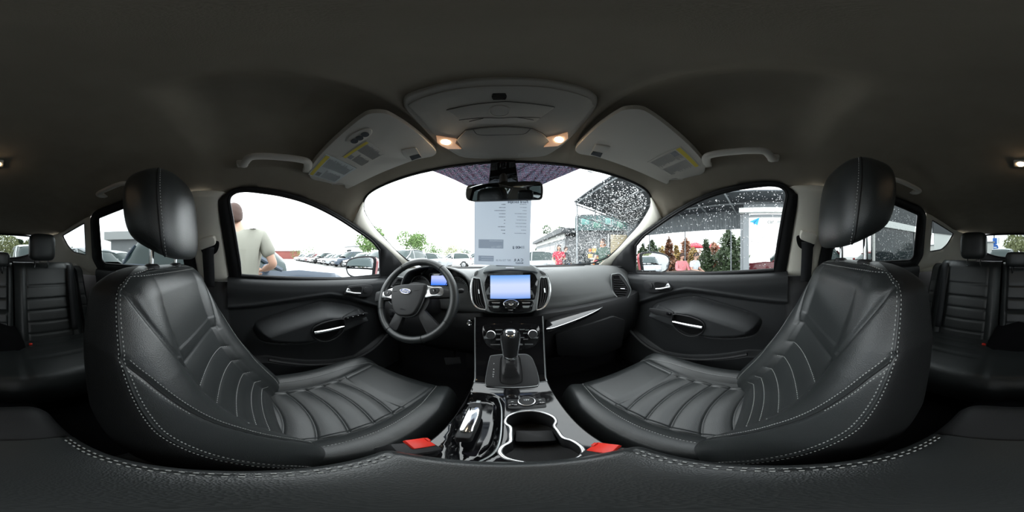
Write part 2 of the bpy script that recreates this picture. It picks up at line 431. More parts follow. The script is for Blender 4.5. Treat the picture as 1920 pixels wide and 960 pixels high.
# ------------------------------------------------------------------ pillar trims
n_trim = [0]
def trim(o, label):
    n_trim[0] += 1; o.name = 'trim_%d' % n_trim[0]
    return tag(o, label, None, None, 'structure')
for sx, sd in ((-1, 'driver'), (1, 'passenger')):
    e1 = resample(catmull([onW(*p) for p in [(1220, 369), (1221, 380), (1217, 394), (1200, 421), (1180, 443), (1160, 465), (1142, 481), (1128, 492), (1112, 506)]], 4), 26)
    e2 = resample([rail[0]]+catmull([onS(*p) for p in [(1215, 430), (1190, 449), (1168, 470), (1152, 489), (1144, 503), (1138, 520)]], 4), 26)
    rows = []
    for a, b in zip(e1, e2):
        c = (a+b)/2; inw = (-c); inw.z *= .2; inw.normalize()
        rows.append([a.lerp(b, t)+inw*(.016*math.sin(math.pi*t)**.7)+inw*.001 for t in [k/8 for k in range(9)]])
    o = solid(loft('trim', [mir(r, sx) for r in rows], M_BEIGE), .006)
    trim(o, 'beige windscreen pillar trim on the %s side' % sd)
    # B pillar, beige upper and black lower
    bl = [onS(*p) for p in [(1479, 351), (1490, 362), (1493, 385), (1472, 515)]]
    rows = []
    L = resample(bl, 14); Rr = resample([SP(-.262, .258), SP(-.262, .18), SP(-.245, -.105)], 14)
    for a, b in zip(L, Rr):
        rows.append([Vector((p.x-.022*math.sin(math.pi*t)**.5, p.y, p.z)) for t in [k/10 for k in range(11)] for p in [a.lerp(b, t)]])
    o = solid(loft('trim', [mir(r, sx) for r in rows], M_BEIGE), .005)
    trim(o, 'beige upper centre pillar trim behind the %s seat belt' % sd)
    rows = []
    for k in range(8):
        z = -.103-.55*k/7
        rows.append([Vector((sideX(-.1)-.006*k/7-.026*math.sin(math.pi*t)**.5, -.095-.155*t, z)) for t in [j/10 for j in range(11)]])
    o = solid(loft('trim', [mir(r, sx) for r in rows], M_BLK), .005)
    trim(o, 'black lower centre pillar trim beside the %s seat' % sd)
    # C / D pillar panel with the quarter window
    out = [Vector(p) for p in [(-.845, .262), (-.9, .262), (-1.1, .245), (-1.3, .225), (-1.42, .21), (-1.62, .19), (-1.68, .10), (-1.76, -.02), (-1.78, -.14), (-.985, -.14), (-1.005, -.03), (-.93, .12)]]
    o = side_sheet('trim', out, [QUARTER], sx, M_BEIGE, off=-.004, thick=.008, xf=lambda Y, z: sideX(z)-max(0, -Y-1.35)*.55)
    trim(o, 'beige rear pillar trim around the small %s quarter window' % sd)
    g = side_sheet('window', QUARTER, [], sx, M_GLASSD, off=.006, spacing=.1)
    g.name = 'window_%d' % (3 if sx < 0 else 4); tag(g, 'small triangular quarter window behind the %s side rear door' % sd, None, None, 'structure')
    seal = tube('seal', [Vector((sx*(sideX(p.y)-.003), p.x, p.y)) for p in QUARTER], .006, M_RUB, g, closed=True, segs=6)
    # lower rear side wall
    o = side_sheet('wall_rear_left' if sx < 0 else 'wall_rear_right', [(-1.34, -.135), (-1.9, -.135), (-1.9, -.86), (-1.34, -.86)], [], sx, M_BLK, off=-.03, spacing=.2, xf=lambda Y, z: .735-max(0, -Y-1.35)*.3)
    tag(o, 'black cargo side trim below the %s quarter window' % sd, None, None, 'structure')

# ------------------------------------------------------------------ windscreen
WS_OUT = [(952, 303.5), (1000, 304), (1050, 307.5), (1085, 313), (1140, 325), (1190, 343), (1213, 358), (1221, 375), (1217, 394), (1200, 421), (1180, 443), (1160, 465), (1140, 482)]
ws_r = [onW(*p) for p in WS_OUT]; ws_r[0].x = 0
def ws_pt(X, z): return Vector((X, wsY(X, z), z))
ws_r = catmull(ws_r, 4)+[ws_pt(.62, -.062), ws_pt(.5, -.075), ws_pt(.3, -.08), ws_pt(0, -.083)]
ws_loop = ws_r+[Vector((-p.x, p.y, p.z)) for p in reversed(ws_r[1:-1])]
V, F = cdt([(p.x*1.015, p.z*1.02+.002 if p.z > 0 else p.z-.02) for p in ws_loop], [], .06)
window_1 = mesh('window_1', [ws_pt(v.x, v.y)+Vector((0, .012, .004)) for v in V], F, M_GLASS, None, True, label='windscreen with raindrops on its passenger side', kind='structure')
tube('seal', ws_loop, .006, M_RUB, window_1, closed=True, segs=6)
# dotted sunshade band behind the mirror
m = bpy.data.materials.new('dotted_screen_print'); m.use_nodes = True; nt = m.node_tree; b = nt.nodes['Principled BSDF']; b.inputs['Roughness'].default_value = .6
t_ = nt.nodes.new('ShaderNodeTexCoord'); n1 = nt.nodes.new('ShaderNodeTexNoise'); n1.inputs['Scale'].default_value = 70; n1.inputs['Detail'].default_value = 1
c1 = nt.nodes.new('ShaderNodeValToRGB'); e = c1.color_ramp.elements
e[0].position = .32; e[0].color = (.10, .18, .30, 1); e[1].position = .68; e[1].color = (.12, .12, .30, 1)
for p_, c_ in ((.44, (.14, .11, .22, 1)), (.54, (.34, .10, .22, 1)), (.6, (.10, .20, .24, 1))): x = e.new(p_); x.color = c_
nt.links.new(t_.outputs['Object'], n1.inputs['Vector']); nt.links.new(n1.outputs['Fac'], c1.inputs['Fac']); nt.links.new(c1.outputs['Color'], b.inputs['Base Color'])
vr = nt.nodes.new('ShaderNodeTexVoronoi'); vr.inputs['Scale'].default_value = 420; vr.inputs['Randomness'].default_value = 0.15
gt = nt.nodes.new('ShaderNodeMath'); gt.operation = 'LESS_THAN'; gt.inputs[1].default_value = .25
tr = nt.nodes.new('ShaderNodeBsdfTransparent'); tr.inputs[0].default_value = (.28, .25, .34, 1); mx = nt.nodes.new('ShaderNodeMixShader')
nt.links.new(t_.outputs['Object'], vr.inputs['Vector']); nt.links.new(vr.outputs['Distance'], gt.inputs[0]); nt.links.new(gt.outputs[0], mx.inputs[0])
nt.links.new(b.outputs[0], mx.inputs[1]); nt.links.new(tr.outputs[0], mx.inputs[2]); nt.links.new(mx.outputs[0], nt.nodes['Material Output'].inputs['Surface'])
fr = [onW(*p) for p in [(797, 316), (850, 307), (905, 304), (952, 303), (1000, 303), (1045, 306.5), (1094, 314), (1060, 328), (1018, 346), (985, 360), (905, 362), (872, 347), (835, 330)]]
V, F = cdt([(p.x, p.z) for p in fr], [], .03)
mesh('sunshade_band', [ws_pt(v.x, v.y)+Vector((0, .006, .002)) for v in V], F, m, window_1, True)

def drops(name, pts, parent, nrm, rmin=.0006, rmax=.0017, seed=1):
    rnd = random.Random(seed); V = []; F = []
    bm = bmesh.new(); bmesh.ops.create_icosphere(bm, subdivisions=1, radius=1); bv = [v.co.copy() for v in bm.verts]; bf = [[v.index for v in f.verts] for f in bm.faces]; bm.free()
    n = Vector(nrm).normalized(); u = n.orthogonal().normalized(); w = n.cross(u)
    for p in pts:
        r = rmin+(rmax-rmin)*rnd.random()**2.5; k = len(V); el = 1+.4*rnd.random()
        for c in bv: V.append(p+u*(c.x*r)+w*(c.y*r*el)+n*(c.z*r*.55))
        F += [tuple(i+k for i in f) for f in bf]
    return mesh(name, V, F, M_DROP, parent, True, kind='stuff')
M_DROP = mat('water_drop', (1, 1, 1), .0, spec=.5, trans=1.); MATS['water_drop'].node_tree.nodes['Principled BSDF'].inputs['IOR'].default_value = 1.33
rnd = random.Random(5)
wsl = np.array([(p.x, p.z) for p in ws_loop]); cand = []
for _ in range(15000):
    X, z = rnd.uniform(.15, .70), rnd.uniform(-.08, .31)
    if rnd.random() < max(0, min(1, (X-.18)/.33))**1.2: cand.append((X, z))
for _ in range(60): cand.append((-.52+.10*rnd.random(), .24+.04*rnd.random()))
ins = sdf(wsl, np.array(cand)) < -.006
drops('raindrops', [ws_pt(*c)+Vector((0, .0145, .006)) for c, k in zip(cand, ins) if k], window_1, (0, .47, .88), rmin=.0008, rmax=.0028, seed=3)

# ------------------------------------------------------------------ doors
def belt(Y): return -.081-.064*Y if Y > -.2 else -.068-.0*Y
crease = [(.9, -.42)]+[(onX(x, y, .70).y, onX(x, y, .70).z) for x, y in [(1180, 573), (1237, 554.6), (1278, 545), (1297, 545), (1349, 552.5), (1445, 566)]]+[(-.2, -.235)]
crease = [(p.x, p.y) for p in catmull([Vector((a, b, 0)) for a, b in crease], 5)]
POD = [onX(x, y, .67) for x, y in [(1209.6, 584), (1220, 575), (1253, 567), (1287, 564), (1307, 567), (1349, 579.6), (1391, 593), (1420, 604.6), (1426, 613), (1424, 623), (1411.7, 638), (1380, 644), (1328, 643), (1297, 636), (1255, 621), (1224, 607.7), (1209.6, 596)]]
POD2 = [(p.y, p.z) for p in catmull(POD, 4, True)]
CUP = [(p.y, p.z) for p in catmull([onX(x, y, .64) for x, y in [(1262, 590), (1290, 593), (1310, 600), (1320, 608), (1319, 620), (1308, 629), (1290, 630), (1272, 621), (1262, 608)]], 4, True)]
SWT = [(p.y, p.z) for p in catmull([onX(x, y, .64) for x, y in [(1217, 578.5), (1235, 580.5), (1253, 584), (1262, 588), (1260, 597), (1240, 592), (1222, 586.5)]], 4, True)]
def door_panel(sx, parent, driver):
    ys = np.linspace(-.105, .86, 250); vs_ = np.linspace(0, 1, 200)
    YY, VV = np.meshgrid(ys, vs_, indexing='ij')
    bl = -.081-.064*YY
    ZZ = bl + VV*(-.80-bl)
    P = np.stack([YY.ravel(), ZZ.ravel()], 1); d0 = (bl-ZZ).ravel()
    X = .747 - .047*np.sqrt(np.clip(1-(1-np.clip(d0/.035, 0, 1))**2, 0, 1))
    X += .012*sstep(d0, .05, .12)
    cz_ = np.interp(P[:, 0], [c[0] for c in crease][::-1], [c[1] for c in crease][::-1])
    below = cz_-P[:, 1]
    X += .022*sstep(below, .0, .02) - .004*np.exp(-((below+.006)/.006)**2)
    s = sdf(POD2, P)
    X -= .090*sstep(-s, -.006, .060)**.8
    X -= .004*np.exp(-((s)/.006)**2)*0
    X += .004*np.exp(-((s-.004)/.0035)**2)
    c = sdf(CUP, P); X += .035*sstep(-c, -.003, .006)
    c = sdf(SWT, P); X += .008*sstep(-c, -.002, .004)
    # map pocket: bulges in again low down
    st = np.interp(P[:, 0], [.071, .248, .392, .523, .747], [-.505, -.563, -.599, -.617, -.529])
    X -= .04*sstep(st-P[:, 1], -.01, .012)
    X = X.reshape(YY.shape)
    rows = [[(sx*X[i, j], YY[i, j], ZZ[i, j]) for j in range(len(vs_))] for i in range(len(ys))]
    return loft('door_panel', rows, M_DOOR, parent)
def door_x(sx, x, y, depth): p = onX(x, y, depth); return Vector((sx*p.x, p.y, p.z))
ndoor = 0
for sx, sd in ((-1, 'driver'), (1, 'passenger')):
    ndoor += 1
    d = thing('door_%d' % ndoor, 'black %s side front door with chrome pull bar' % sd, None, (sx*.72, .35, -.8), kind='structure')
    door_panel(sx, d, sx < 0)
    fr_ = FRONT_OUT
    o = side_sheet('window_frame', fr_+[Vector((-.105, -.085)), Vector((1.02, -.15))][:0], [FRONT_GLASS], sx, M_RUB, d, off=-.006, thick=.012)
    tube('window_seal', side_loop(FRONT_GLASS[1:-1] if False else FRONT_GLASS, sx, -.008), .0075, M_RUB, d, closed=True, segs=6)
    g = side_sheet('window_pane', FRONT_GLASS, [], sx, M_GLASS, d, off=.004, spacing=.12)
    # belt weatherstrip
    tube('weatherstrip', [Vector((sx*.744, y, belt(y)+.004)) for y in np.linspace(-.08, .85, 20)], .006, M_RUB, d, segs=6)
    # lock / handle bezel
    b1 = [door_x(sx, x, y, .699) for x, y in [(1207.5, 529), (1215, 526), (1232, 525.5), (1250, 527), (1254, 530), (1260, 541), (1254, 545.5), (1222, 548.5), (1213, 546), (1209, 540)]]
    slab('handle_bezel', catmull(b1, 3, True), .012, M_BLK, d, bevel=.003, lift=.006)
    b2 = [door_x(sx, x, y, .692) for x, y in [(1227, 530), (1242, 530), (1251, 533), (1256, 541), (1246, 544), (1232, 543.5)]]
    slab('handle_recess', catmull(b2, 3, True), .004, M_DARK, d, lift=.0015)
    hp = [door_x(sx, x, y, .682) for x, y in [(1230, 542), (1240, 541.5), (1250, 539.5), (1256, 538.5)]]
    tube('door_handle', catmull(hp, 4), [.006]*13, M_SATIN, d, segs=8, squash=1., label='satin silver door release lever')
    hp = [door_x(sx, x, y, .682) for x, y in [(1256, 539.5), (1254.5, 534.5), (1252, 531.5), (1248, 535.5), (1246, 541)]]
    slab('handle_paddle', catmull(hp, 3, True), .008, M_SATIN, d, bevel=.002, lift=.002)
    b3 = [door_x(sx, x, y, .690) for x, y in [(1215.5, 530.5), (1221, 530.5), (1223.5, 535), (1223.5, 540.5), (1218, 541.5), (1215.5, 537)]]
    lk = slab('lock_switch', roundpoly(b3, .003), .004, M_BLK, d, bevel=.001, lift=.003)
    # pull bar across the cup
    p1, p2 = door_x(sx, 1262, 603.5, .632), door_x(sx, 1317, 614, .632)
    pull = tube('pull_bar', [p1.lerp(p2, t) for t in np.linspace(0, 1, 9)], [.0095]+[.0105]*7+[.0095], M_CHROME, d, segs=10, squash=.8, label='bright chrome pull bar')
    rim = catmull([door_x(sx, x, y, .641) for x, y in [(1262, 590), (1290, 593), (1310, 600), (1320, 608), (1319, 620), (1308, 629), (1290, 630), (1272, 621), (1262, 608)]], 4, True)
    tube('cup_rim', rim, .0032, M_BLK, d, closed=True, segs=6)
    slab('pull_cup', [p+Vector((sx*.022, 0, 0)) for p in rim], .004, M_DARK, d)
    swp = catmull([door_x(sx, x, y, .643) for x, y in [(1217, 578.5), (1235, 580.5), (1253, 584), (1262, 588), (1260, 597), (1240, 592), (1222, 586.5)]], 4, True)
    slab('switch_panel', swp, .01, M_BLK, d, bevel=.002, lift=.002)
    # window switches
    if sx < 0:
        for k in range(4):
            c = door_x(sx, 1226+9.5*k, 581.2+2.1*k, .637)
            sw = box('window_switch', c, (.012, .021, .013), M_GLOSS, d, bevel=.003)
            box('switch_mark', c+Vector((.0075, -.002, .004)), (.001, .003, .002), M_WHITE, sw)
    else:
        c = door_x(sx, 1254, 588.5, .637)
        box('window_switch', c, (.012, .024, .014), M_GLOSS, d, bevel=.003)
    # pale strip above the map pocket
    st = [door_x(sx, x, y, .672) for x, y in [(1182, 620), (1208, 645), (1236, 661), (1258, 668), (1276, 671), (1302, 673.5), (1328, 673.5), (1366, 670), (1401, 664)]]
    tube('pocket_strip', catmull(st, 4), .010, M_BLK, d, segs=8, squash=.8)
    dashes('seam_stitching', [Vector((sx*(.715), y, z)) for y, z in []] or [Vector((sx*.7, .1, -.2)), Vector((sx*.7, .1, -.2001))], M_THREAD, d) if False else None
# rear doors
for sx, sd in ((-1, 'driver'), (1, 'passenger')):
    ndoor += 1
    d = thing('door_%d' % ndoor, 'black rear door on the %s side behind the front seat' % sd, None, (sx*.72, -.6, -.8), kind='structure')
    side_sheet('window_frame', REAR_OUT, [REAR_GLASS], sx, M_RUB, d, off=-.006, thick=.012)
    tube('window_seal', side_loop(REAR_GLASS, sx, -.008), .007, M_RUB, d, closed=True, segs=6)
    side_sheet('window_pane', REAR_GLASS, [], sx, M_GLASSD if True else M_GLASS, d, off=.004, spacing=.12)
    rows = []
    for y in np.linspace(-.24, -1.0, 30):
        r = []
        for z in np.linspace(-.07, -.86, 40):
            dd = -.07-z
            X = .742-.04*math.sqrt(max(0, 1-(1-min(1, dd/.035))**2))+.012*float(sstep(dd, .05, .12))
            X -= .05*float(sstep(dd, .2, .26)-sstep(dd, .30, .36))*float(1-sstep(abs(y+.6), .2, .3))
            r.append((sx*X, y, z))
        rows.append(r)
    loft('door_panel', rows, M_DOOR, d)
    slab('handle_bezel', roundpoly([(sx*.70, -.36, -.14), (sx*.70, -.45, -.14), (sx*.70, -.45, -.18), (sx*.70, -.36, -.18)], .01), .01, M_BLK, d, bevel=.002, lift=.004)
    tube('door_handle', [(sx*.69, -.37, -.168), (sx*.687, -.41, -.166), (sx*.69, -.44, -.160)], .006, M_SATIN, d)
# drops on the passenger side panes
fgp = np.array([(p.x, p.y) for p in FRONT_GLASS]); cand = [(rnd.uniform(-.1, .75), rnd.uniform(-.12, .25)) for _ in range(3600)]
cand = [c for c in cand if rnd.random() < .35+.65*max(0, min(1, (c[1]+.05)/.22))]
ins = sdf(fgp, np.array(cand)) < -.008
pane = [o for o in bpy.data.objects if o.name.startswith('door_2')][0]
drops('raindrops', [Vector((sideX(c[1])+.0065, c[0], c[1])) for c, k in zip(cand, ins) if k], pane, (1, 0, SK), seed=7, rmin=.0007, rmax=.0024)
rgp = np.array([(p.x, p.y) for p in REAR_GLASS]); cand = [(rnd.uniform(-.92, -.28), rnd.uniform(-.05, .25)) for _ in range(1500)]
ins = sdf(rgp, np.array(cand)) < -.008
pane = [o for o in bpy.data.objects if o.name.startswith('door_4')][0]
drops('raindrops', [Vector((sideX(c[1])+.0065, c[0], c[1])) for c, k in zip(cand, ins) if k], pane, (1, 0, SK), seed=9, rmin=.0008, rmax=.0022)

# ------------------------------------------------------------------ rear hatch with its window
RG = [Vector(p) for p in roundpoly([(-.42, .19, 0), (-.37, .222, 0), (0, .236, 0), (.37, .222, 0), (.42, .19, 0), (.40, .03, 0), (.24, -.02, 0), (-.24, -.02, 0), (-.40, .03, 0)], [.03, .1, .2, .1, .03, .04, .1, .1, .04])]
ro = [(-.50, .215), (-.3, .242), (0, .248), (.3, .242), (.50, .215), (.60, .05), (.66, -.14), (.66, -.86), (-.66, -.86), (-.66, -.14), (-.60, .05)]
def rearY(z): return -1.745-.35*max(0, .245-z) if z > -.1 else -1.866
V, F = cdt(ro, [RG], .08)
wr = mesh('wall_rear', [(v.x, rearY(v.y), v.y) for v in V], F, M_BLK, None, True, label='black tailgate trim around the rear window', kind='structure'); solid(wr, .02)
V, F = cdt(RG, [], .1)
w2 = mesh('window_2', [(v.x, rearY(v.y)-.01, v.y) for v in V], F, M_GLASSD, None, True, label='rear window in the tailgate', kind='structure')
tube('seal', [(p.x, rearY(p.y)+.008, p.y) for p in RG], .008, M_RUB, w2, closed=True, segs=6)

# ------------------------------------------------------------------ floor and bulkhead
prof = [(-.78, -.60), (-.72, -.80), (-.66, -.86), (-.2, -.86), (-.13, -.72), (0, -.68), (.13, -.72), (.2, -.86), (.66, -.86), (.72, -.80), (.78, -.60)]
rows = []
for y in [-1.9, -1.3, -.9, -.8, -.2, .5, .95]:
    up = 0. if y > -.85 else .22
    rows.append([(x, y, z+(up if abs(x) < .7 else 0)) for x, z in prof])
for y, k in ((1.1, .15), (1.22, .45), (1.25, .8)):
    rows.append([(x, y, z+k*(-.15-z)) for x, z in prof])
fl = loft('floor', rows, M_CARPET); solid(fl, .03); tag(fl, 'black carpeted car floor with centre tunnel', None, None, 'structure')
wf = loft('wall_front', [[(x, 1.24, z) for x in np.linspace(-.8, .8, 9)] for z in (-.9, -.5, -.12)], M_DARK); solid(wf, .01); tag(wf, 'black footwell bulkhead under the dashboard', None, None, 'structure')
for sx in (-1, 1):
    o = loft('wall_left' if sx < 0 else 'wall_right', [[(sx*.765, y, z) for y in np.linspace(-1.9, 1.26, 9)] for z in (-.88, -.5, -.105)], M_DARK); solid(o, .01)
    tag(o, 'dark outer body side behind the %s door panels' % ('driver' if sx < 0 else 'passenger'), None, None, 'structure')
# ------------------------------------------------------------------ sun visors
def visor(sx, drv):
    n = Vector((.12*1, .05, 1)).normalized(); p0 = Vector((.16, .17, .328))
    V_ = thing('sun_visor', 'grey vinyl sun visor on the %s side, folded up%s' % (('driver', ', with three garage door buttons') if drv else ('passenger', ', with a single warning label')), 'sun visor', (sx*.3, .3, .32), group='front sun visors')
    def q(x, y, lift=0.):
        p = onP(x, y, p0, n)-n*lift; return Vector((sx*p.x, p.y, p.z))
    o = [(1079, 279), (1090, 266), (1118, 240), (1158, 212), (1172, 206), (1188, 204.5), (1203, 206), (1218, 213), (1262, 246), (1303, 284), (1319, 304), (1322, 315), (1318, 325), (1300, 332), (1281, 338), (1274, 338), (1268, 334), (1255, 337), (1249, 345), (1190, 319), (1128, 297), (1122, 294), (1106, 292), (1100, 291), (1088, 289), (1081, 285)]
    P = catmull([q(*p) for p in o], 3, True)
    slab('visor_body', P, .02, M_VISOR, V_, bevel=.008, lift=.0, seg=3)
    # retaining clip
    c = [q(x, y, .001) for x, y in [(1106, 290), (1117, 270), (1145, 274), (1141, 284), (1130, 296)]]
    cl = slab('clip_bezel', roundpoly(c, .004), .004, M_VISOR, V_, bevel=.0015, lift=.002)
    c = [q(x, y, .001) for x, y in [(1107.5, 288), (1112, 282), (1130, 286), (1126, 293.5)]]
    slab('clip_opening', c, .002, M_LABELB, cl, lift=.003)
    tube('pivot_rod', [q(1249, 338, -.006), q(1262, 337, -.006), q(1280, 336, -.004)], .006, M_VISOR, V_)
    def label_(pts, mbg, rot):
        a, b, c, d = [q(x, y, .0006) for x, y in pts]    # a-b carries the yellow band, d-c the other end
        L = slab('warning_label', [a, b, c, d], .0012, mbg, V_, lift=.0006)
        f = lambda u, v: a.lerp(b, u).lerp(d.lerp(c, u), v)-n.__class__((sx*n.x, n.y, n.z))*.0009
        slab('yellow_band', [f(.03, .03), f(.97, .03), f(.97, .14), f(.03, .14)], .0004, M_YELLOW, L, lift=.0004)
        it = []
        r_ = random.Random(3)
        for i in range(22):
            v = .19+.77*i/22
            for u0, u1 in ((.06, .46), (.52, .94)):
                if i < 6 and u0 < .3 and rot: continue
                e = u1-.12*r_.random()
                p1, p2 = f(u0, v), f(e, v); it.append(((p1+p2)/2-Vector((sx*n.x, n.y, n.z))*.0002, (p2-p1)/2, (f(.1, .012)-f(.1, 0))*.38, Vector((sx*n.x, n.y, n.z))*.0002))
        multi_boxes('label_print', it, M_INK, L, kind='stuff')
        slab('label_pictogram', [f(.08, .19), f(.26, .19), f(.26, .33), f(.08, .33)], .0003, M_INK, L, lift=.0005)
    if drv:   # in mirrored (right-hand) pixels: 1904-x of the photograph
        mirr = lambda l: [(1904-x+6, y-9) for x, y in l]
        label_(mirr([(586, 326), (620, 288), (679, 316), (637, 342)]), M_LABEL, True)
        label_(mirr([(651, 294), (699, 264), (737, 290), (688, 314)]), M_VISOR, True)
        c = [q(x, y, .001) for x, y in mirr([(663, 262), (670, 252), (690, 243), (706, 241), (711, 247), (706, 255), (684, 267), (672, 270)])]
        pnl = slab('button_panel', catmull(c, 4, True), .006, M_VISOR, V_, bevel=.002, lift=.003)
        for x, y in mirr([(676, 263), (686, 257.5), (697, 251)]):
            p = q(x, y, .005); lathe('button', [(.0001, .0), (.0085, .0), (.0085, .001), (.0001, .0015)], p, Vector((-sx*n.x, -n.y, -n.z)), M_LABELB, pnl, 14)
    else:
        label_([(1276, 274), (1313, 311), (1260, 331), (1213, 304)], M_VISOR, False)
visor(-1, True); visor(1, False)

# ------------------------------------------------------------------ overhead console with reading lamps
OC = thing('overhead_console', 'grey roof console with two lit reading lamps and a sunglasses compartment', 'roof console', (0, .35, .34))
on_ = Vector((0, .12, 1)).normalized(); op = Vector((0, .35, .330))
def oc(x, y, l=0.): return onP(x, y, op, on_)-on_*l
o1 = [(756, 192), (763, 211), (790, 240), (819, 269), (845, 285), (873, 297), (940, 299), (1013, 295), (1040, 284), (1065, 265), (1092, 236), (1115, 209), (1121, 188), (1112, 177), (1094, 167), (1032, 152.5), (948, 147), (844, 155.6), (792, 169), (762, 180)]
slab('console_body', catmull([oc(*p) for p in o1], 3, True), .030, M_CONSOLE, OC, bevel=.006, lift=.0, seg=3)
o2 = [(772, 191), (776, 208), (823, 262), (846, 278), (875, 290), (940, 292), (1010, 289), (1035, 279), (1062, 258), (1108, 206), (1111, 194), (1102, 182), (1032, 164), (948, 160), (865, 165)]
slab('inner_panel', catmull([oc(*p) for p in o2], 3, True), .012, M_CONSOLE, OC, bevel=.003, lift=.004, seg=2)
bp_ = slab('button_panel', roundpoly([oc(*p, .004) for p in [(837, 204.6), (890, 194), (948, 189), (1000, 193), (1040, 199), (1004.6, 226.5), (940, 230), (873, 229.6)]], .003), .006, M_CONSOLE, OC, bevel=.001, lift=.0035)
tube('panel_gap', roundpoly([oc(*p, .0045) for p in [(837, 204.6), (890, 194), (948, 189), (1000, 193), (1040, 199), (1004.6, 226.5), (940, 230), (873, 229.6)]], .003), .0011, M_LABELB, bp_, closed=True, segs=4)
c = oc(937, 205, .0075); lathe('dome_button', [(.018, 0), (.018, .002), (.016, .0028), (.0155, .0015), (.0001, .002)], c, -on_, M_CONSOLE, bp_, 28)
tube('button_gap', [oc(906, 219, .008), oc(880, 225, .008)], .0008, M_LABELB, bp_, segs=4)
tube('button_gap', [oc(968, 217, .008), oc(1000, 222, .008)], .0008, M_LABELB, bp_, segs=4)
tube('button_gap', [oc(861, 222, .008), oc(905, 218, .008), oc(937, 218.5, .008), oc(970, 217, .008), oc(1013, 218, .008)], .0008, M_LABELB, bp_, segs=4)
for k in range(6):
    y = 174.5+2.1*k; w = 11+3*math.sin(math.pi*(k+.5)/6)
    tube('grille_slot', [oc(936-w, y, .0045), oc(936+w, y-.4, .0045)], .0012, M_DARK, OC, segs=5)
d_ = [(856.7, 258.7), (873, 242), (906.7, 237), (948, 235), (998, 239), (1017, 248), (1028.5, 258.7), (1017, 275.4), (1002.5, 282.7), (971, 284.8), (970, 290), (915, 290), (914, 285), (883.75, 283.75), (867, 275.4)]
sg = slab('sunglasses_lid', [oc(*p, .004) for p in d_], .006, M_CONSOLE, OC, bevel=.002, lift=.006, seg=2)
tube('lid_gap', [oc(*p, .0048) for p in d_], .0011, M_LABELB, sg, closed=True, segs=4)
tube('thumb_notch', catmull([oc(*p, .0102) for p in [(887, 239), (898, 248.5), (935, 249), (980, 247.5), (994, 238)]], 4), .0008, M_LABELB, sg, segs=4)
M_LENS = mat('warm_lamp_lens', (.9, .75, .6), .25, emit=(1., .50, .25), estr=.07)
M_BULB = mat('warm_bulb', (1, .9, .8), .4, emit=(1., .72, .45), estr=9.)
for l_, b_ in (([(818, 252.5), (838, 255.5), (856.7, 258.7), (853.5, 267), (865, 276.5), (840, 276.5), (828, 271), (820, 265)], (836, 263)), ([(1025, 255.6), (1045, 251.5), (1064, 246), (1065, 256.7), (1056, 265), (1046, 271), (1019, 273), (1029.6, 264)], (1048, 258.5))):
    L = slab('reading_lamp', [oc(*p, .004) for p in l_], .006, M_LENS, OC, bevel=.0015, lift=.004, label='clear lit reading lamp lens')
    c = oc(*b_, .0075)
    lathe('bulb', [(.0001, -.004), (.007, -.002), (.0095, .001), (.007, .0035), (.0001, .005)], c, -on_, M_BULB, L, 14, sx=1.25)

# ------------------------------------------------------------------ grab handles
def grab(sx, y0, y1, xr, xb, zb, label):
    G = thing('grab_handle', label, 'grab handle', (sx*xr, (y0+y1)/2, ceil_z(xr, (y0+y1)/2)), group='roof grab handles')
    z0, z1 = ceil_z(xr, y0), ceil_z(xr, y1); dy = (y1-y0)
    pts = [(xr+.004, y0, z0+.004), (xr-.012, y0+.03*dy, zb+.006), ((xr+xb)/2, y0+.06*dy, zb+.001), (xb+.006, y0+.13*dy, zb), (xb, y0+.3*dy, zb), (xb, y0+.5*dy, zb), (xb, y0+.7*dy, zb), (xb+.006, y0+.87*dy, zb), ((xr+xb)/2, y0+.94*dy, zb+.001), (xr-.012, y0+.97*dy, zb+.006), (xr+.004, y1, z1+.004)]
    P = catmull([Vector((sx*a, b, c)) for a, b, c in pts], 4); N = len(P)
    tube('grip', P, [.0125 if 4 < i < N-5 else .0145 for i in range(N)], M_VISOR, G, segs=10, up=(0, 0, 1), squash=.75)
    for y, z in ((y0, z0), (y1, z1)):
        box('mount', (sx*(xr+.002), y, z-.003), (.034, .03, .016), M_VISOR, G, bevel=.005)
grab(-1, .172, -.030, .475, .405, .296, 'grey grab handle above the driver door')
grab(1, .172, -.030, .475, .405, .296, 'grey grab handle above the passenger front door')
grab(-1, -.41, -.62, .475, .42, .300, 'dark grey grab handle above the driver side rear door')
grab(1, -.41, -.62, .475, .42, .300, 'dark grey grab handle above the passenger side rear door')

# ------------------------------------------------------------------ small cargo lamp far back on the roof
CL = thing('cargo_lamp', 'small lit round lamp on the headliner above the rear seats', 'lamp', (0, -.58, .37))
cz0 = ceil_z(0, -.58)
c = onZ(1914, 309, cz0-.012)
box('lamp_housing', (c.x, c.y, cz0-.006), (.05, .045, .012), M_VISOR, CL, bevel=.005)
lathe('lamp_lens', [(.013, 0), (.013, .004), (.009, .008), (.0001, .009)], (c.x, c.y+.008, cz0-.010), (0, .5, -1), M_BULB, CL, 16)

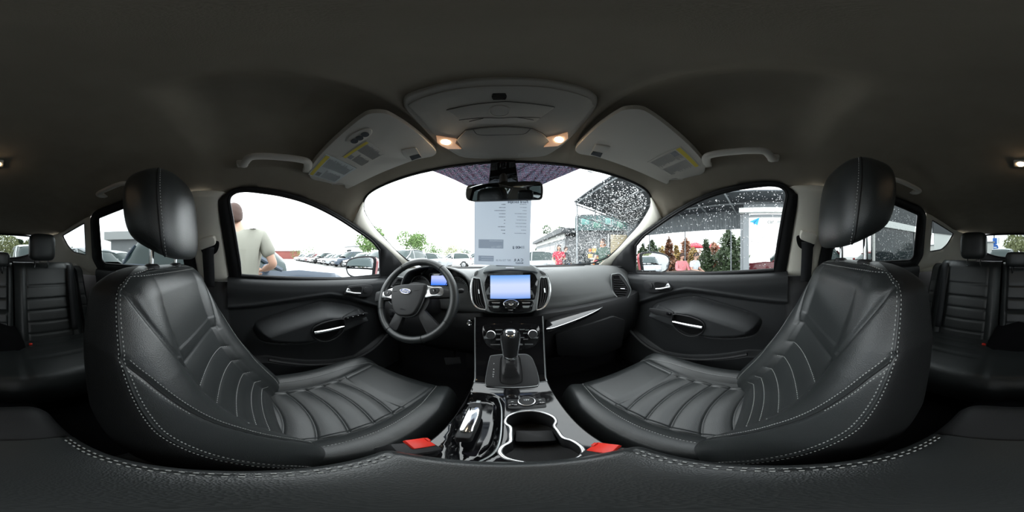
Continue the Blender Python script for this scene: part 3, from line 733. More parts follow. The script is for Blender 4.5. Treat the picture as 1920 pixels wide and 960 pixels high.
# ------------------------------------------------------------------ rear-view mirror
RM = thing('rear_view_mirror', 'black framed rear view mirror hanging from the windscreen', 'mirror', (0, .56, .28))
mn = Vector((-.17, -.95, -.21)).normalized(); mp = onY(945, 358, .50)
mo = [(873.5, 354), (877, 348.5), (890, 346), (925, 343), (965, 340.5), (1005, 340), (1014, 342), (1018, 348), (1018, 366), (1014, 372.5), (1000, 374), (945, 375.5), (895, 377), (880, 376.5), (874, 372), (872.5, 364)]
mpts = catmull([onP(x, y, mp, mn) for x, y in mo], 3, True)
slab('mirror_housing', mpts, .032, M_BLK, RM, bevel=.007, lift=.004, seg=3)
cc = sum(mpts, Vector())/len(mpts)
M_MIRROR = mat('mirror_glass', (.34, .36, .37), .015, metal=1.)
slab('mirror_glass', [cc+(p-cc)*.945 for p in mpts], .002, M_MIRROR, RM, lift=.0052)
st = [onY(944, 347, .52), onY(944, 343, .535), onW(944, 322)-Vector((0, .006, 0))]
tube('stem', catmull(st, 4), .014, M_BLK, RM, segs=10)
sw = [onW(*p)-Vector((0, .012, .004)) for p in [(921, 303.5), (966, 303.5), (969, 325), (972, 347), (916, 347), (919, 325)]]
slab('sensor_cover', sw, .016, M_GLOSS, RM, bevel=.004, lift=.010)

# ------------------------------------------------------------------ price sheet hung behind the mirror (print shows through, mirrored)
m = bpy.data.materials.new('backlit_paper'); m.use_nodes = True; nt = m.node_tree; nt.nodes.clear()
o_ = nt.nodes.new('ShaderNodeOutputMaterial'); df = nt.nodes.new('ShaderNodeBsdfDiffuse'); ts = nt.nodes.new('ShaderNodeBsdfTranslucent'); mx = nt.nodes.new('ShaderNodeMixShader')
df.inputs[0].default_value = (.78, .82, .86, 1); ts.inputs[0].default_value = (.42, .47, .54, 1); mx.inputs[0].default_value = .5
nt.links.new(df.outputs[0], mx.inputs[1]); nt.links.new(ts.outputs[0], mx.inputs[2]); nt.links.new(mx.outputs[0], o_.inputs['Surface'])
SY = .60
tl, tr_, br, bl_ = onY(889.5, 374, SY), onY(996.5, 374, SY), onY(992.5, 499, SY), onY(889, 496, SY)
up_ = (tl-bl_).normalized()
topx = .03
PS = thing('price_sheet', 'white price sheet with printed text hanging below the rear view mirror', 'paper sheet', (0, SY, bl_.z))
def sh(u, v, l=0.):       # u 0..1 left to right in the picture, v 0 bottom .. 1 just under the mirror
    p = bl_.lerp(br, u).lerp(tl.lerp(tr_, u), v)
    return Vector((p.x, SY+.006*math.sin(u*3.1)*(1-.5*v)-.012*max(0, u-.6)*max(0, .3-v)*8-l, p.z))
nu, nv = 14, 20
rows = [[sh(i/nu, j/nv*1.13) for i in range(nu+1)] for j in range(nv+1)]
loft('paper', rows, m, PS)
def tint(name, c):
    m = bpy.data.materials.new(name); m.use_nodes = True; nt = m.node_tree; nt.nodes.clear()
    o = nt.nodes.new('ShaderNodeOutputMaterial'); t = nt.nodes.new('ShaderNodeBsdfTransparent'); t.inputs[0].default_value = (*c, 1); nt.links.new(t.outputs[0], o.inputs['Surface']); MATS[name] = m
    return m
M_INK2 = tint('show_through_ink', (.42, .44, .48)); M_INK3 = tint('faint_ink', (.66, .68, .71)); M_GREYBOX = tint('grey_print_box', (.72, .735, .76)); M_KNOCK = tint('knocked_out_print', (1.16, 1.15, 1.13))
def printed(o):
    return o
def st_(name, body, u, v, size, mm, al='CENTER', bold=0.):
    return text(name, body, sh(u, v, .0012), (-1, 0, 0), (0, 0, 1), size, mm, PS, al, depth=.0002, bold=bold)
st_('title', 'Ford Escape', .945, .955, .0155, M_INK2, 'LEFT', .0003)
st_('price', '11400 $', .905, .268, .0135, M_INK2, 'LEFT', .0004)
st_('dealer_name', 'C A R', .885, .085, .0135, M_INK2, 'LEFT', .0003)
st_('dealer_line', 'MARKET', .885, .042, .0075, M_INK2, 'LEFT', .0002)
st_('phone', '067 730 69 09', .665, .078, .0095, M_INK3, 'LEFT', .0001)
left = ['Рік випуску', 'Двигун', 'Пробіг', 'Коробка', 'Паливо', 'Привід', 'Кількість', 'Стан', 'Кузов', 'Салон']
right = ['2015', '131 тис', 'Бензин 1.6', 'Автомат', 'Передній', '5', '4', 'Чорний', '1500', 'Так']
def words(u, w, v, hh):      # a line of print too small to read, as runs of short marks
    r_ = random.Random(int(v*1000)+int(w*100)); out = []; x = 0.
    while x < w:
        l = min(.006+.012*r_.random(), w-x+.004); a, b = sh(u-x, v, .0012), sh(u-x-l, v, .0012)
        out.append(((a+b)/2, (b-a)/2, Vector((0, 0, hh*(.7+.5*r_.random()))), Vector((0, .0001, 0)))); x += l+.0035
    return out
for k in range(10):
    v = .915-.0492*k
    it = []
    w = (.12, .12, .07, .20, .15, .17, .19, .18, .08, .20)[k]
    it = words(.92, w, v, .0011)
    multi_boxes('row_caption', it, M_INK3, PS, kind='stuff')
    w = (.07, .11, .19, .11, .11, .02, .02, .13, .07, .04)[k]
    a, b = sh(.55, v-.005, .0012), sh(.55-w, v-.005, .0012)
    multi_boxes('row_value', words(.55, w, v-.005, .0012), M_INK2, PS, kind='stuff')
bx1 = slab('print_box', [sh(.08, .245, .0006), sh(.525, .245, .0006), sh(.525, .375, .0006), sh(.08, .375, .0006)], .0004, M_GREYBOX, PS, lift=.0002)
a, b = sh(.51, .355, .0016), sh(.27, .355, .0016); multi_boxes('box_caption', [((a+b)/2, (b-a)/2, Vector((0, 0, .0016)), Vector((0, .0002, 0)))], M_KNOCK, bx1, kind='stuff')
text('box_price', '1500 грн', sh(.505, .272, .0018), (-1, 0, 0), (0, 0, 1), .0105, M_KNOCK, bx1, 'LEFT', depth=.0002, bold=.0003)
bx2 = slab('print_box', [sh(.08, .055, .0006), sh(.355, .055, .0006), sh(.355, .135, .0006), sh(.08, .135, .0006)], .0004, M_GREYBOX, PS, lift=.0002)
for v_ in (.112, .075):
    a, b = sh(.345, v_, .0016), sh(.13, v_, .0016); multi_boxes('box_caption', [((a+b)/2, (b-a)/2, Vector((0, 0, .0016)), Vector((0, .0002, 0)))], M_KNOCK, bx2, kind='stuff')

# ------------------------------------------------------------------ front seat belts and buckles
for sx, sd in ((-1, 'driver'), (1, 'passenger')):
    SB = thing('seat_belt', 'black seat belt hanging from the beige anchor beside the %s seat' % sd, 'seat belt', (sx*.70, -.16, -.6), group='front seat belts')
    P = lambda x, y, d=.0: (lambda p: Vector((sx*(p.x-d), p.y, p.z)))(onS(x, y))
    slab('anchor_slot', catmull([P(*p, .026) for p in [(1491, 447), (1496, 443), (1512, 444), (1524, 449), (1524, 458), (1518, 468), (1503, 468), (1494, 461)]], 3, True), .006, M_DARK, SB, bevel=.001, lift=.002, towards=(0, -.1, -.1))
    slab('anchor_cover', catmull([P(*p, .045) for p in [(1497.5, 439), (1502, 436.5), (1515, 439), (1525, 443), (1526, 447), (1522, 459), (1514, 457), (1500, 452), (1496, 448)]], 3, True), .022, M_BEIGE, SB, bevel=.005, lift=.003, towards=(0, -.1, -.1))
    rows = []
    path = [(1509, 455, .040), (1509, 470, .042), (1507.5, 500, .042), (1505.5, 540, .040), (1504, 580, .032), (1503, 640, .03)]
    pp = catmull([P(*p) for p in path], 5)
    for p in pp: rows.append([p+Vector((0, .024, 0)), p+Vector((-sx*.001, 0, 0)), p-Vector((0, .024, 0))])
    solid(loft('webbing', rows, M_WEB, SB), .0015)
for sx, sd in ((-1, 'driver'), (1, 'passenger')):
    c = onZ(*((772, 833) if sx < 0 else (1148, 842)), -.415)
    BK = thing('seat_belt_buckle', 'black buckle with red release button beside the %s cushion' % sd, 'buckle', (c.x, c.y, c.z-.1), group='front belt buckles')
    rt = Matrix.Rotation(sx*math.radians(24), 3, 'Z') @ Matrix.Rotation(math.radians(-28), 3, 'X') @ Matrix.Rotation(math.radians(sx*-14), 3, 'Y')
    box('buckle_housing', c-Vector((0, .008, .026)), (.036, .062, .042), M_BLK, BK, bevel=.006, rot=rt)
    box('release_button', c+rt @ Vector((0, .013, -.003)), (.027, .034, .008), M_RED, BK, bevel=.002, rot=rt, label='bright red release button')
    box('button_ridge', c+rt @ Vector((sx*.006, .028, .001)), (.010, .005, .006), M_RED, BK, bevel=.001, rot=rt)
    tube('buckle_stalk', [c-Vector((0, .02, .04)), c-Vector((-sx*.004, .03, .1)), c-Vector((-sx*.006, .035, .2))], .010, M_BLK, BK)
# ------------------------------------------------------------------ front seats
SPZ = [-.66, -.55, -.50, -.46, -.385, -.30, -.20, -.10, -.03, .03]
SPY = [.07, .055, .038, .014, -.038, -.086, -.130, -.163, -.180, -.190]
def spine(z): return np.interp(z, SPZ, SPY)
_zz = np.linspace(-.66, .03, 200); _yy = np.interp(_zz, SPZ, SPY)
_k = np.exp(-np.linspace(-2, 2, 31)**2); _k /= _k.sum(); _yp = np.pad(_yy, 15, mode='edge'); _ys = np.convolve(_yp, _k, 'valid')
def spine(z): return np.interp(z, _zz, _ys)
ZTOP = -.018
def spow(v, p): return np.sign(v)*np.abs(v)**p
def seam_x(z): return np.interp(z, [-.6, -.22, -.04, .05], [.122, .124, .195, .22])
PLEATS = [-.230, -.290, -.348, -.405, -.452, -.490]
PADSEAM = [(.2235, -.160), (.219, -.172), (.210, -.195), (.199, -.24), (.186, -.31), (.173, -.38), (.163, -.45), (.155, -.52)]
def back_grid(nv, nphi, vs_=None, phis=None):
    v = np.linspace(0, 1, nv) if vs_ is None else np.asarray(vs_, float)
    ph = np.linspace(0, 2*np.pi, nphi, endpoint=False) if phis is None else np.asarray(phis, float)
    Vv, PH = np.meshgrid(v, ph, indexing='ij')
    zb = -.64; th = np.clip((Vv-.86)/.14, 0, 1)*np.pi/2
    rt = .055
    zlin = zb+(ZTOP-rt-zb)*np.clip(Vv/.86, 0, 1)
    z = np.where(Vv < .86, zlin, ZTOP-rt+rt*np.sin(th))
    shrink = np.where(Vv < .86, 0, 1-np.cos(th))
    w = np.interp(z, [-.64, -.45, -.3, -.15, -.06, ZTOP], [.235, .252, .250, .236, .212, .185])
    w = w*(1-.45*shrink)
    T = np.interp(z, [-.64, -.3, -.05, 0], [.17, .15, .115, .10])
    Tf = T*(1-.92*shrink)
    x = w*spow(np.cos(PH), .55); d = -T/2+Tf/2*spow(np.sin(PH), .55)
    fm = sstep(np.sin(PH), .0, .35)                       # front side only
    ax = np.abs(x)
    t = np.clip((ax-.105)/(w-.105+1e-6), 0, 1)
    B = np.interp(z, [-.64, -.5, -.35, -.2, -.08, 0], [.045, .056, .052, .034, .011, 0.])
    d = d+fm*B*np.sin(np.pi*np.clip(t, 0, 1)**.85*.86)**1.0
    sx_ = seam_x(z)
    # belly of insert panels and grooves at the seams
    gv = np.exp(-((ax-sx_)/.0045)**2)
    d = d-fm*.0065*gv*(1-shrink)*np.where(z > -.235, 1., .45)
    px_ = np.interp(-z, [-q[1] for q in PADSEAM], [q[0] for q in PADSEAM])
    d = d-fm*.0045*np.exp(-((ax-px_)/.004)**2)*(z < -.15)
    best = np.full(z.shape, 1e3)
    for k, pz in enumerate(PLEATS):
        zz = pz+.012-.022*(x/.124)**2*(1 if k else .3)
        best = np.minimum(best, np.abs(z-zz))
    ins = sstep(sx_-ax, -.001, .006)*(z < -.19)
    d = d+fm*ins*(.0016*(1-np.exp(-(best/.016)**2))-.0018*np.exp(-(best/.0035)**2))
    up = sstep(sx_-ax, 0, .03)*sstep(z, -.225, -.19)*(1-shrink)
    d = d+fm*.003*up
    # the lower bolster has a separate pad: seam sweeping from the side edge down along the insert
    yb = spine(z)
    return x, yb+d, z
def cushion_grid(nu, nv, us=None, vs_=None):
    """u along length back->front over the front lip, v around: top from inboard to outboard then sides"""
    u = np.linspace(0, 1, nu) if us is None else np.asarray(us, float); v = np.linspace(-1, 1, nv) if vs_ is None else np.asarray(vs_, float)
    Uu, Vv = np.meshgrid(u, v, indexing='ij')
    Lf = .555; y0 = -.06
    th = np.clip((Uu-.86)/.14, 0, 1)*np.pi/2*1.05
    rl = .075
    y = np.where(Uu < .86, y0+Lf*np.clip(Uu/.86, 0, 1)-rl*.55*np.clip(Uu/.86, 0, 1), y0+Lf-rl*.55+rl*.95*np.sin(th))
    zt = np.interp(y, [-.06, .05, .2, .35, .45, .53], [-.565, -.555, -.55, -.538, -.535, -.545])
    z = np.where(Uu < .86, zt, zt-rl*1.3*(1-np.cos(th)))
    w = np.interp(y, [-.06, .1, .35, .46, .52], [.225, .243, .243, .225, .19])
    ph = np.clip((np.abs(Vv)-.80)/.20, 0, 1)*np.pi/2
    ax = np.where(np.abs(Vv) < .80, np.abs(Vv)/.80*(w-.035), w-.035+.035*np.sin(ph))
    side = np.where(np.abs(Vv) < .80, 0, (1-np.cos(ph)))
    x = np.sign(Vv)*ax
    z = z-side*.11
    sx_ = np.interp(y, [-.06, .3, .5], [.128, .133, .15])
    t = np.clip((ax-sx_+.015)/(.245-sx_+.015), 0, 1)
    frontfade = 1-sstep(y, .40, .54)
    z = z+.034*np.sin(np.pi*np.clip(t, 0, 1)*.8)*(.35+.65*frontfade)*(1-.6*side)
    g = np.exp(-((ax-sx_)/.005)**2)*(1-sstep(y, .44, .50))
    z = z-.0065*g
    best = np.full(z.shape, 1e3)
    for k, py in enumerate((.300, .240, .178, .115, .052)):
        best = np.minimum(best, np.abs(y-(py+.016-.030*(x/.13)**2)))
    ins = sstep(sx_-ax, -.001, .006)*(1-sstep(y, .318, .325))
    z = z+ins*(.0045*(1-np.exp(-(best/.018)**2))-.0035*np.exp(-(best/.0035)**2))
    z = z+sstep(sx_-ax, 0, .03)*sstep(y, .31, .35)*.005
    return x, y, z
def grid_obj(name, X, Y, Z, m, parent, sx, cx, closed, dy=0., dz=0.):
    n0, n1 = X.shape
    V = np.stack([cx+sx*X, Y+dy, Z+dz], -1).reshape(-1, 3).tolist(); F = []
    for i in range(n0-1):
        for j in range(n1 if closed else n1-1):
            a = i*n1+j; b = i*n1+(j+1) % n1; F.append((a, b, b+n1, a+n1))
    if closed: F.append(tuple(range(n1))); F.append(tuple(range((n0-1)*n1, n0*n1)))
    o = mesh(name, V, F, m, parent, True)
    bm = bmesh.new(); bm.from_mesh(o.data); bmesh.ops.recalc_face_normals(bm, faces=bm.faces[:]); bm.to_mesh(o.data); bm.free()
    return o
def front_seat(sx, sd, cx, hz, dy):
    S_ = thing('front_seat', 'black leather front seat on the %s side with grey stitching' % sd, 'car seat', (cx, .15, -.86), group='front seats')
    X, Y, Z = back_grid(230, 260); bk = grid_obj('backrest', X, Y, Z, M_LEATHER, S_, sx, cx, True, dy)
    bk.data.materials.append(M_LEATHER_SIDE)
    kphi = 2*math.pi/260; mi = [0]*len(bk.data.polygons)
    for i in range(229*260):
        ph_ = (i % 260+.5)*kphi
        if math.sin(ph_) < math.sin(.42): mi[i] = 1  # faces outside the piping get the vinyl with shade in its colour
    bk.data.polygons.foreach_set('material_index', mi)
    X, Y, Z = cushion_grid(210, 230); cu = grid_obj('cushion', X, Y, Z, M_LEATHER, S_, sx, cx, False, dy)
    solid(cu, .004)
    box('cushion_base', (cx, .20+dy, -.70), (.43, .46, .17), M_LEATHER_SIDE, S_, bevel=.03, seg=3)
    box('seat_rail', (cx-.17, .18+dy, -.82), (.04, .5, .07), M_DARK, S_, bevel=.004)
    box('seat_rail', (cx+.17, .18+dy, -.82), (.04, .5, .07), M_DARK, S_, bevel=.004)
    # side shields: hinge cover and outer valance
    for s in (-1, 1):
        o = [Vector((cx+s*.242, y+dy, z)) for y, z in [(-.13, -.50), (-.02, -.47), (.10, -.60), (.36, -.62), (.40, -.66), (.36, -.74), (-.12, -.74), (-.17, -.64)]]
        slab('side_shield', roundpoly(o, .03), .03, M_BLK, S_, bevel=.008, towards=(cx+s*3, 0, -.6), lift=.008)
    def bpts(v, phi):
        x, y, z = back_grid(0, 0, np.atleast_1d(v), np.atleast_1d(phi))
        return [Vector((cx+sx*a, b+dy, c)) for a, b, c in zip(x.ravel(), y.ravel(), z.ravel())]
    # outer piping with double stitching, both sides and over the top
    for off, nm in ((.44, 'edge_piping'), ):
        vs_ = np.linspace(.02, .93, 90); r = []
        for v in vs_: r += bpts(v, np.pi-off)
        l = []
        for v in vs_[::-1]: l += bpts(v, off)
        tp = []
        for ph in np.linspace(np.pi-off, off, 40)[1:-1]: tp += bpts(.93+.02*math.sin((ph-off)/(np.pi-2*off)*math.pi), ph)
        P = r+tp+l
        out = [p+Vector((0, .0006, .0)) for p in P]
        tube(nm, P, .0022, M_LEATHER, bk, segs=5)
        for k_, ofs in enumerate((.395, .485)):
            r = []
            for v in vs_: r += bpts(v, np.pi-ofs)
            l = []
            for v in vs_[::-1]: l += bpts(v, ofs)
            tp = []
            for ph in np.linspace(np.pi-ofs, ofs, 40)[1:-1]: tp += bpts(.93+(.035 if k_ == 0 else .0)*math.sin((ph-ofs)/(np.pi-2*ofs)*math.pi), ph)
            dashes('edge_stitching', r+tp+l, M_THREAD, bk, .0045, .0035, .0005)
    # pleat stitching on the insert
    def bxz(x, z):
        # find phi,v for a point on the front surface with given x, z
        v = np.clip((z+.64)/(ZTOP-.055+.64)*.86, 0, .86)
        w = float(np.interp(z, [-.64, -.45, -.3, -.15, -.06, ZTOP], [.235, .252, .250, .236, .212, .185]))
        c = float(spow(np.array(x/w), 1/.55)); return bpts(v, math.acos(max(-1, min(1, c))))[0]+Vector((0, .0008, 0))
    for k, pz in enumerate(PLEATS[1:]):
        P = [bxz(x, pz+.012-.022*(x/.124)**2) for x in np.linspace(-.118, .118, 30)]
        dashes('pleat_stitching', P, M_THREAD, bk, .004, .002, .00045)
    for s in (-1, 1):
        pad = catmull([Vector((x, z, 0)) for x, z in PADSEAM], 8)
        tube('pad_seam', [bxz(s*p.x, p.y)-Vector((0, .0015, 0)) for p in pad], .0018, M_LEATHER_SIDE, bk, segs=5)
        dashes('pad_stitching', [bxz(s*(p.x-.006), p.y+.003) for p in pad], M_THREAD, bk, .0035, .0025, .00045)
        dashes('pad_stitching', [bxz(s*(p.x+.004), p.y-.006) for p in pad[:len(pad)//2]], M_THREAD, bk, .0035, .0025, .00045)
    # cushion bolster stitching
    def cp(u, v):
        x, y, z = cushion_grid(0, 0, np.atleast_1d(u), np.atleast_1d(v)); return Vector((cx+sx*float(x[0, 0]), float(y[0, 0])+dy, float(z[0, 0])+.0025))
    for s in (-1, 1):
        dashes('bolster_stitching', [cp(u, s*(.64+.0*u)) for u in np.linspace(.1, .97, 60)], M_THREAD, cu, .004, .003, .00045)
        tube('bolster_seam', [cp(u, s*.625)+Vector((0, 0, -.0015)) for u in np.linspace(.1, .97, 60)], .0016, M_LEATHER_SIDE, cu, segs=4)
    # headrest: bulging block with a seam around its side panels
    hy, hz0, hz1, hw, hd = -.222+dy, hz, hz+.224, .120, .062
    rows = []
    for i in range(45):
        t = i/44*math.pi-math.pi/2
        zz = (hz0+hz1)/2+(hz1-hz0)/2*float(spow(np.array(math.sin(t)), .58)); rr = float(np.abs(math.cos(t))**.34)
        taper = 1+.06*(zz-hz0)/(hz1-hz0)-.13*float(sstep(zz, hz0+.10, hz1+.02))
        lean = -.022*((zz-hz0)/(hz1-hz0)-.3)
        row = []
        for k in range(64):
            a = 2*math.pi*k/64
            px_ = hw*taper*rr*float(spow(np.array(math.cos(a)), .48)); py_ = hd*rr*float(spow(np.array(math.sin(a)), .62))
            if py_ > 0: py_ += .012*rr*(1-(px_/(hw*1.1))**2)*math.sin(a)
            lo_ = max(0, 1-(zz-hz0)/.12); zq = zz+lo_*(.030*max(-1, min(1, -py_/hd))+.012)
            row.append(Vector((cx+sx*px_, hy+lean+py_, zq)))
        rows.append(row)
    H = loft('headrest', rows, M_LEATHER, S_, closed=True)
    for s in (-1, 1):
        k = 7 if s*sx > 0 else 25
        P = [rows[i][k if s > 0 else 32-k if False else k] for i in range(5, 41)]
        kk = 7 if s > 0 else 25
        P = [rows[i][kk] for i in range(4, 42)]
        tube('headrest_seam', P, .0018, M_LEATHER_SIDE, H, segs=5)
        kk2 = 8 if s > 0 else 24
        dashes('headrest_stitching', [rows[i][kk2]+Vector((0, .0008, 0)) for i in range(4, 42)], M_THREAD, H, .0045, .0035, .0005)
    for s in (-1, 1):
        tube('headrest_post', [Vector((cx+s*.062, hy, hz0+.03)), Vector((cx+s*.062, hy-.002, hz0-.03)), Vector((cx+s*.062, hy+.0, hz0-.07))], .006, M_CHROME, H, segs=10)
        lathe('post_guide', [(.019, -.012), (.019, .004), (.013, .009), (.0001, .009)], (cx+s*.062, hy, -.022), (0, 0, 1), M_BLK, S_, 16)
    return S_
front_seat(-1, 'driver', -.378, .006, 0.)
front_seat(1, 'passenger', .372, .022, 0.)

# ------------------------------------------------------------------ rear bench
RS = thing('rear_bench', 'black leather rear bench seat with three headrests', 'rear bench', (0, -1.0, -.64))
def rear_back(name, x0, x1, ztop, recess=False):
    nx, nz_ = 46, 80; rows = []
    for i in range(nz_+1):
        v = i/nz_; row = []
        z = -.63+(ztop+.63)*v
        for j in range(nx+1):
            u = j/nx*2-1; xx = (x0+x1)/2+(x1-x0)/2*u
            y = -.985-.195*v
            e = 1-abs(u)**8; tz = 1-max(0, (v-.9)/.1)**3*.9
            y += .03*(e-1)*.9+.045*(tz-1)
            b = .014*math.exp(-((abs(u)-.82)/.14)**2)
            g = 0.
            if abs(u) < .66:
                for pz in (-.21, -.30, -.38, -.46, -.54): g += .006*math.exp(-((z-pz)/.006)**2)
            g += .006*math.exp(-((abs(u)-.66)/.02)**2)
            if recess: g += .014*float(sstep(.72-abs(u), 0, .05))*float(sstep(z, -.40, -.38))*(1-float(sstep(z, -.09, -.07))); b *= .4
            row.append((xx, y+b-g, z))
        rows.append(row)
    top = rows[-1]
    for k in range(1, 6): rows.append([(a, b-.05*k/2, c-.02*(k/5)**2+.004*math.sin(k/5*3.1)) for a, b, c in top])
    rows.append([(a, b-.13, -.63) for a, b, c in top])
    return loft(name, rows, M_LEATHER, RS)
for x0, x1, nm, rc in ((-.62, -.135, 'backrest', False), (-.125, .125, 'centre_backrest', True), (.135, .62, 'backrest', False)):
    rear_back(nm, x0, x1, -.045 if not rc else -.055, rc)
for s in (-1, 1):
    r = rear_back('side_bolster', *sorted((s*.625, s*.69)), -.075)
rows = []
for i in range(31):
    v = i/30; y = -1.01+.47*v; row = []
    for j in range(91):
        x = -.69+1.38*j/90
        z = -.585+.035*math.sin(v*math.pi*.7)-.07*max(0, (v-.85)/.15)**2
        g = 0.
        for sx_ in (-.13, .13, -.62, .62): g += .008*math.exp(-((x-sx_)/.008)**2)
        for py in (-.92, -.83, -.74): g += .005*math.exp(-((y-py)/.007)**2)*(1 if .17 < abs(x) < .55 else 0)
        row.append((x, y, z-g))
    rows.append(row)
rows.append([(a, b-.01, -.72) for a, b, c in rows[-1]])
loft('bench_cushion', rows, M_LEATHER, RS)
for xc, z0, z1, hw in ((-.335, -.03, .168, .098), (.335, -.03, .168, .098), (0, -.075, .028, .10)):
    R = []
    for i in range(21):
        t = i/20*math.pi-math.pi/2
        zz = (z0+z1)/2+(z1-z0)/2*float(spow(np.array(math.sin(t)), .5)); rr = abs(math.cos(t))**.35
        R.append([Vector((xc+hw*rr*float(spow(np.array(math.cos(a)), .45)), -1.155+.05*rr*float(spow(np.array(math.sin(a)), .6)), zz)) for a in [2*math.pi*k/32 for k in range(32)]])
    H = loft('headrest', R, M_LEATHER, RS, closed=True)
    for s in (-1, 1): tube('headrest_post', [(xc+s*.05, -1.16, z0+.02), (xc+s*.05, -1.165, z0-.05)], .006, M_CHROME, H)
rb = [onY(57, 648, -.915), onY(1845, 648, -.915), onY(1868, 650, -.915)]
for k, c in enumerate(rb):
    B_ = thing('rear_belt_buckle', ['red button buckle on the driver side of the rear bench', 'red button buckle on the passenger side of the rear bench, nearer the door', 'red button buckle in the middle of the rear bench'][k], 'buckle', (c.x, c.y, c.z-.03), group='rear belt buckles')
    box('buckle_housing', c-Vector((0, .0, .018)), (.028, .022, .055), M_BLK, B_, bevel=.004, rot=Matrix.Rotation(math.radians(-20), 3, 'X'))
    box('release_button', c+Vector((0, .006, .012)), (.022, .014, .018), M_RED, B_, bevel=.003, rot=Matrix.Rotation(math.radians(-20), 3, 'X'))
for sx, sd in ((-1, 'driver'), (1, 'passenger')):
    B_ = thing('rear_seat_belt', 'black rear seat belt down the backrest on the %s side' % sd, 'seat belt', (sx*.55, -1.1, -.45), group='rear seat belts')
    P = catmull([Vector(p) for p in [(sx*.60, -1.30, -.07), (sx*.585, -1.22, -.062), (sx*.56, -1.145, -.09), (sx*.535, -1.06, -.28), (sx*.53, -.985, -.53)]], 5)
    solid(loft('webbing', [[p+Vector((-.022, .006, 0)), p+Vector((.022, .006, 0))] for p in P], M_WEB, B_), .002)
    box('belt_guide', (sx*.592, -1.25, -.075), (.07, .05, .02), M_BLK, B_, bevel=.006)
# ------------------------------------------------------------------ dashboard
DB = thing('dashboard', 'dark grey dashboard with central touchscreen, vents and instrument cluster', 'dashboard', (0, .9, -.4))
PP = [(1.24, -.086), (1.1, -.08), (.98, -.077), (.88, -.077), (.83, -.082), (.79, -.097), (.755, -.125), (.728, -.165), (.712, -.205), (.706, -.228), (.712, -.243), (.74, -.255), (.80, -.262)]
pp = [(p.x, p.y) for p in catmull([Vector((a, b, 0)) for a, b in PP], 5)]
rows = []
for X in np.linspace(-.745, .745, 60):
    a = abs(X); k = float(sstep(np.array(a), .62, .74)); c_ = 1-float(sstep(np.array(a), .1, .3))
    r = []
    for y, z in pp:
        yy = y-.28*a*a*max(0, (y-.85)/.4)*1.0 + .055*k*(1 if y < .85 else 0) + .02*c_*(y < .85)
        yy = min(yy, 1.22-.3*a*a)
        r.append((X, yy, z-.010*k-(.02*(1-sstep(np.array(a), .12, .5)) if z < -.2 else 0)))
    rows.append(r)
dp = loft('dash_pad', rows, M_DASH, DB); solid(dp, .004)
# windscreen base cover between the pad and the glass
rows = [[(X, wsY(X, -.075)-.02-.05*t, -.079-.0*t) for t in (0, .5, 1)] for X in np.linspace(-.66, .66, 40)]
solid(loft('cowl_strip', rows, M_BLK, DB), .003)
tube('defroster_slot', [(X, 1.06-.3*X*X, -.0745) for X in np.linspace(-.5, .5, 30)], .004, M_DARK, DB, segs=5)
# lower dash and glovebox
rows = []
for X in np.linspace(.10, .74, 30):
    t = (X-.10)/.64; r = []
    for y, z in [(.80, -.262), (.715, -.268), (.675, -.275), (.668, -.30), (.680, -.36), (.71, -.45), (.75, -.56), (.80, -.60), (1.0, -.60)]:
        yy = y; zz = z+(.012+.028*t if y < .72 and z > -.31 else 0)
        r.append((X, yy+.04*max(0, t-.85)*5*(y < .79), zz))
    rows.append(r)
gb = loft('lower_dash', rows, M_BLK, DB); solid(gb, .004)
gl = [onP(x, y, (0, .675, -.36), Vector((0, -.97, -.22)).normalized()) for x, y in [(1040, 625), (1085, 612), (1150, 592), (1172, 600), (1165, 650), (1120, 668), (1045, 665)]]
gd = slab('glovebox_door', roundpoly(gl, .02), .012, M_BLK, DB, bevel=.004, lift=.006)
slab('glovebox_latch', [onP(x, y, (0, .688, -.33), Vector((0, -.97, .25)).normalized()) for x, y in [(1094, 614), (1113, 608), (1114, 611), (1096, 618)]], .006, M_GLOSS, DB, bevel=.001, lift=.004)
rows = []
for X in np.linspace(-.74, -.11, 30):
    rows.append([(X, y, z) for y, z in [(.80, -.25), (.73, -.262), (.70, -.29), (.70, -.36), (.74, -.48), (.80, -.55), (1.0, -.56)]])
solid(loft('lower_dash', rows, M_BLK, DB), .004)
# glossy strip that sweeps from the centre stack to the passenger vent
sn = Vector((0, -.24, .97)).normalized(); sp0 = Vector((.2, .665, -.268))
s1 = [(1024, 600), (1032, 596), (1047, 589.5), (1084, 576), (1120, 564), (1137, 559), (1146, 560), (1149, 563), (1130, 575), (1112, 585), (1085, 597), (1056, 607.5), (1037, 614), (1024, 615.5)]
slab('gloss_strip', catmull([onP(x, y, sp0, sn) for x, y in s1], 3, True), .018, M_GLOSS, DB, bevel=.003, lift=.0)
tube('strip_edge', catmull([onP(x, y, sp0, sn) for x, y in [(1148, 563.5), (1112, 586), (1056, 608.5), (1037, 615), (1024.5, 617)]], 4), .0018, M_SATIN, DB, segs=5)

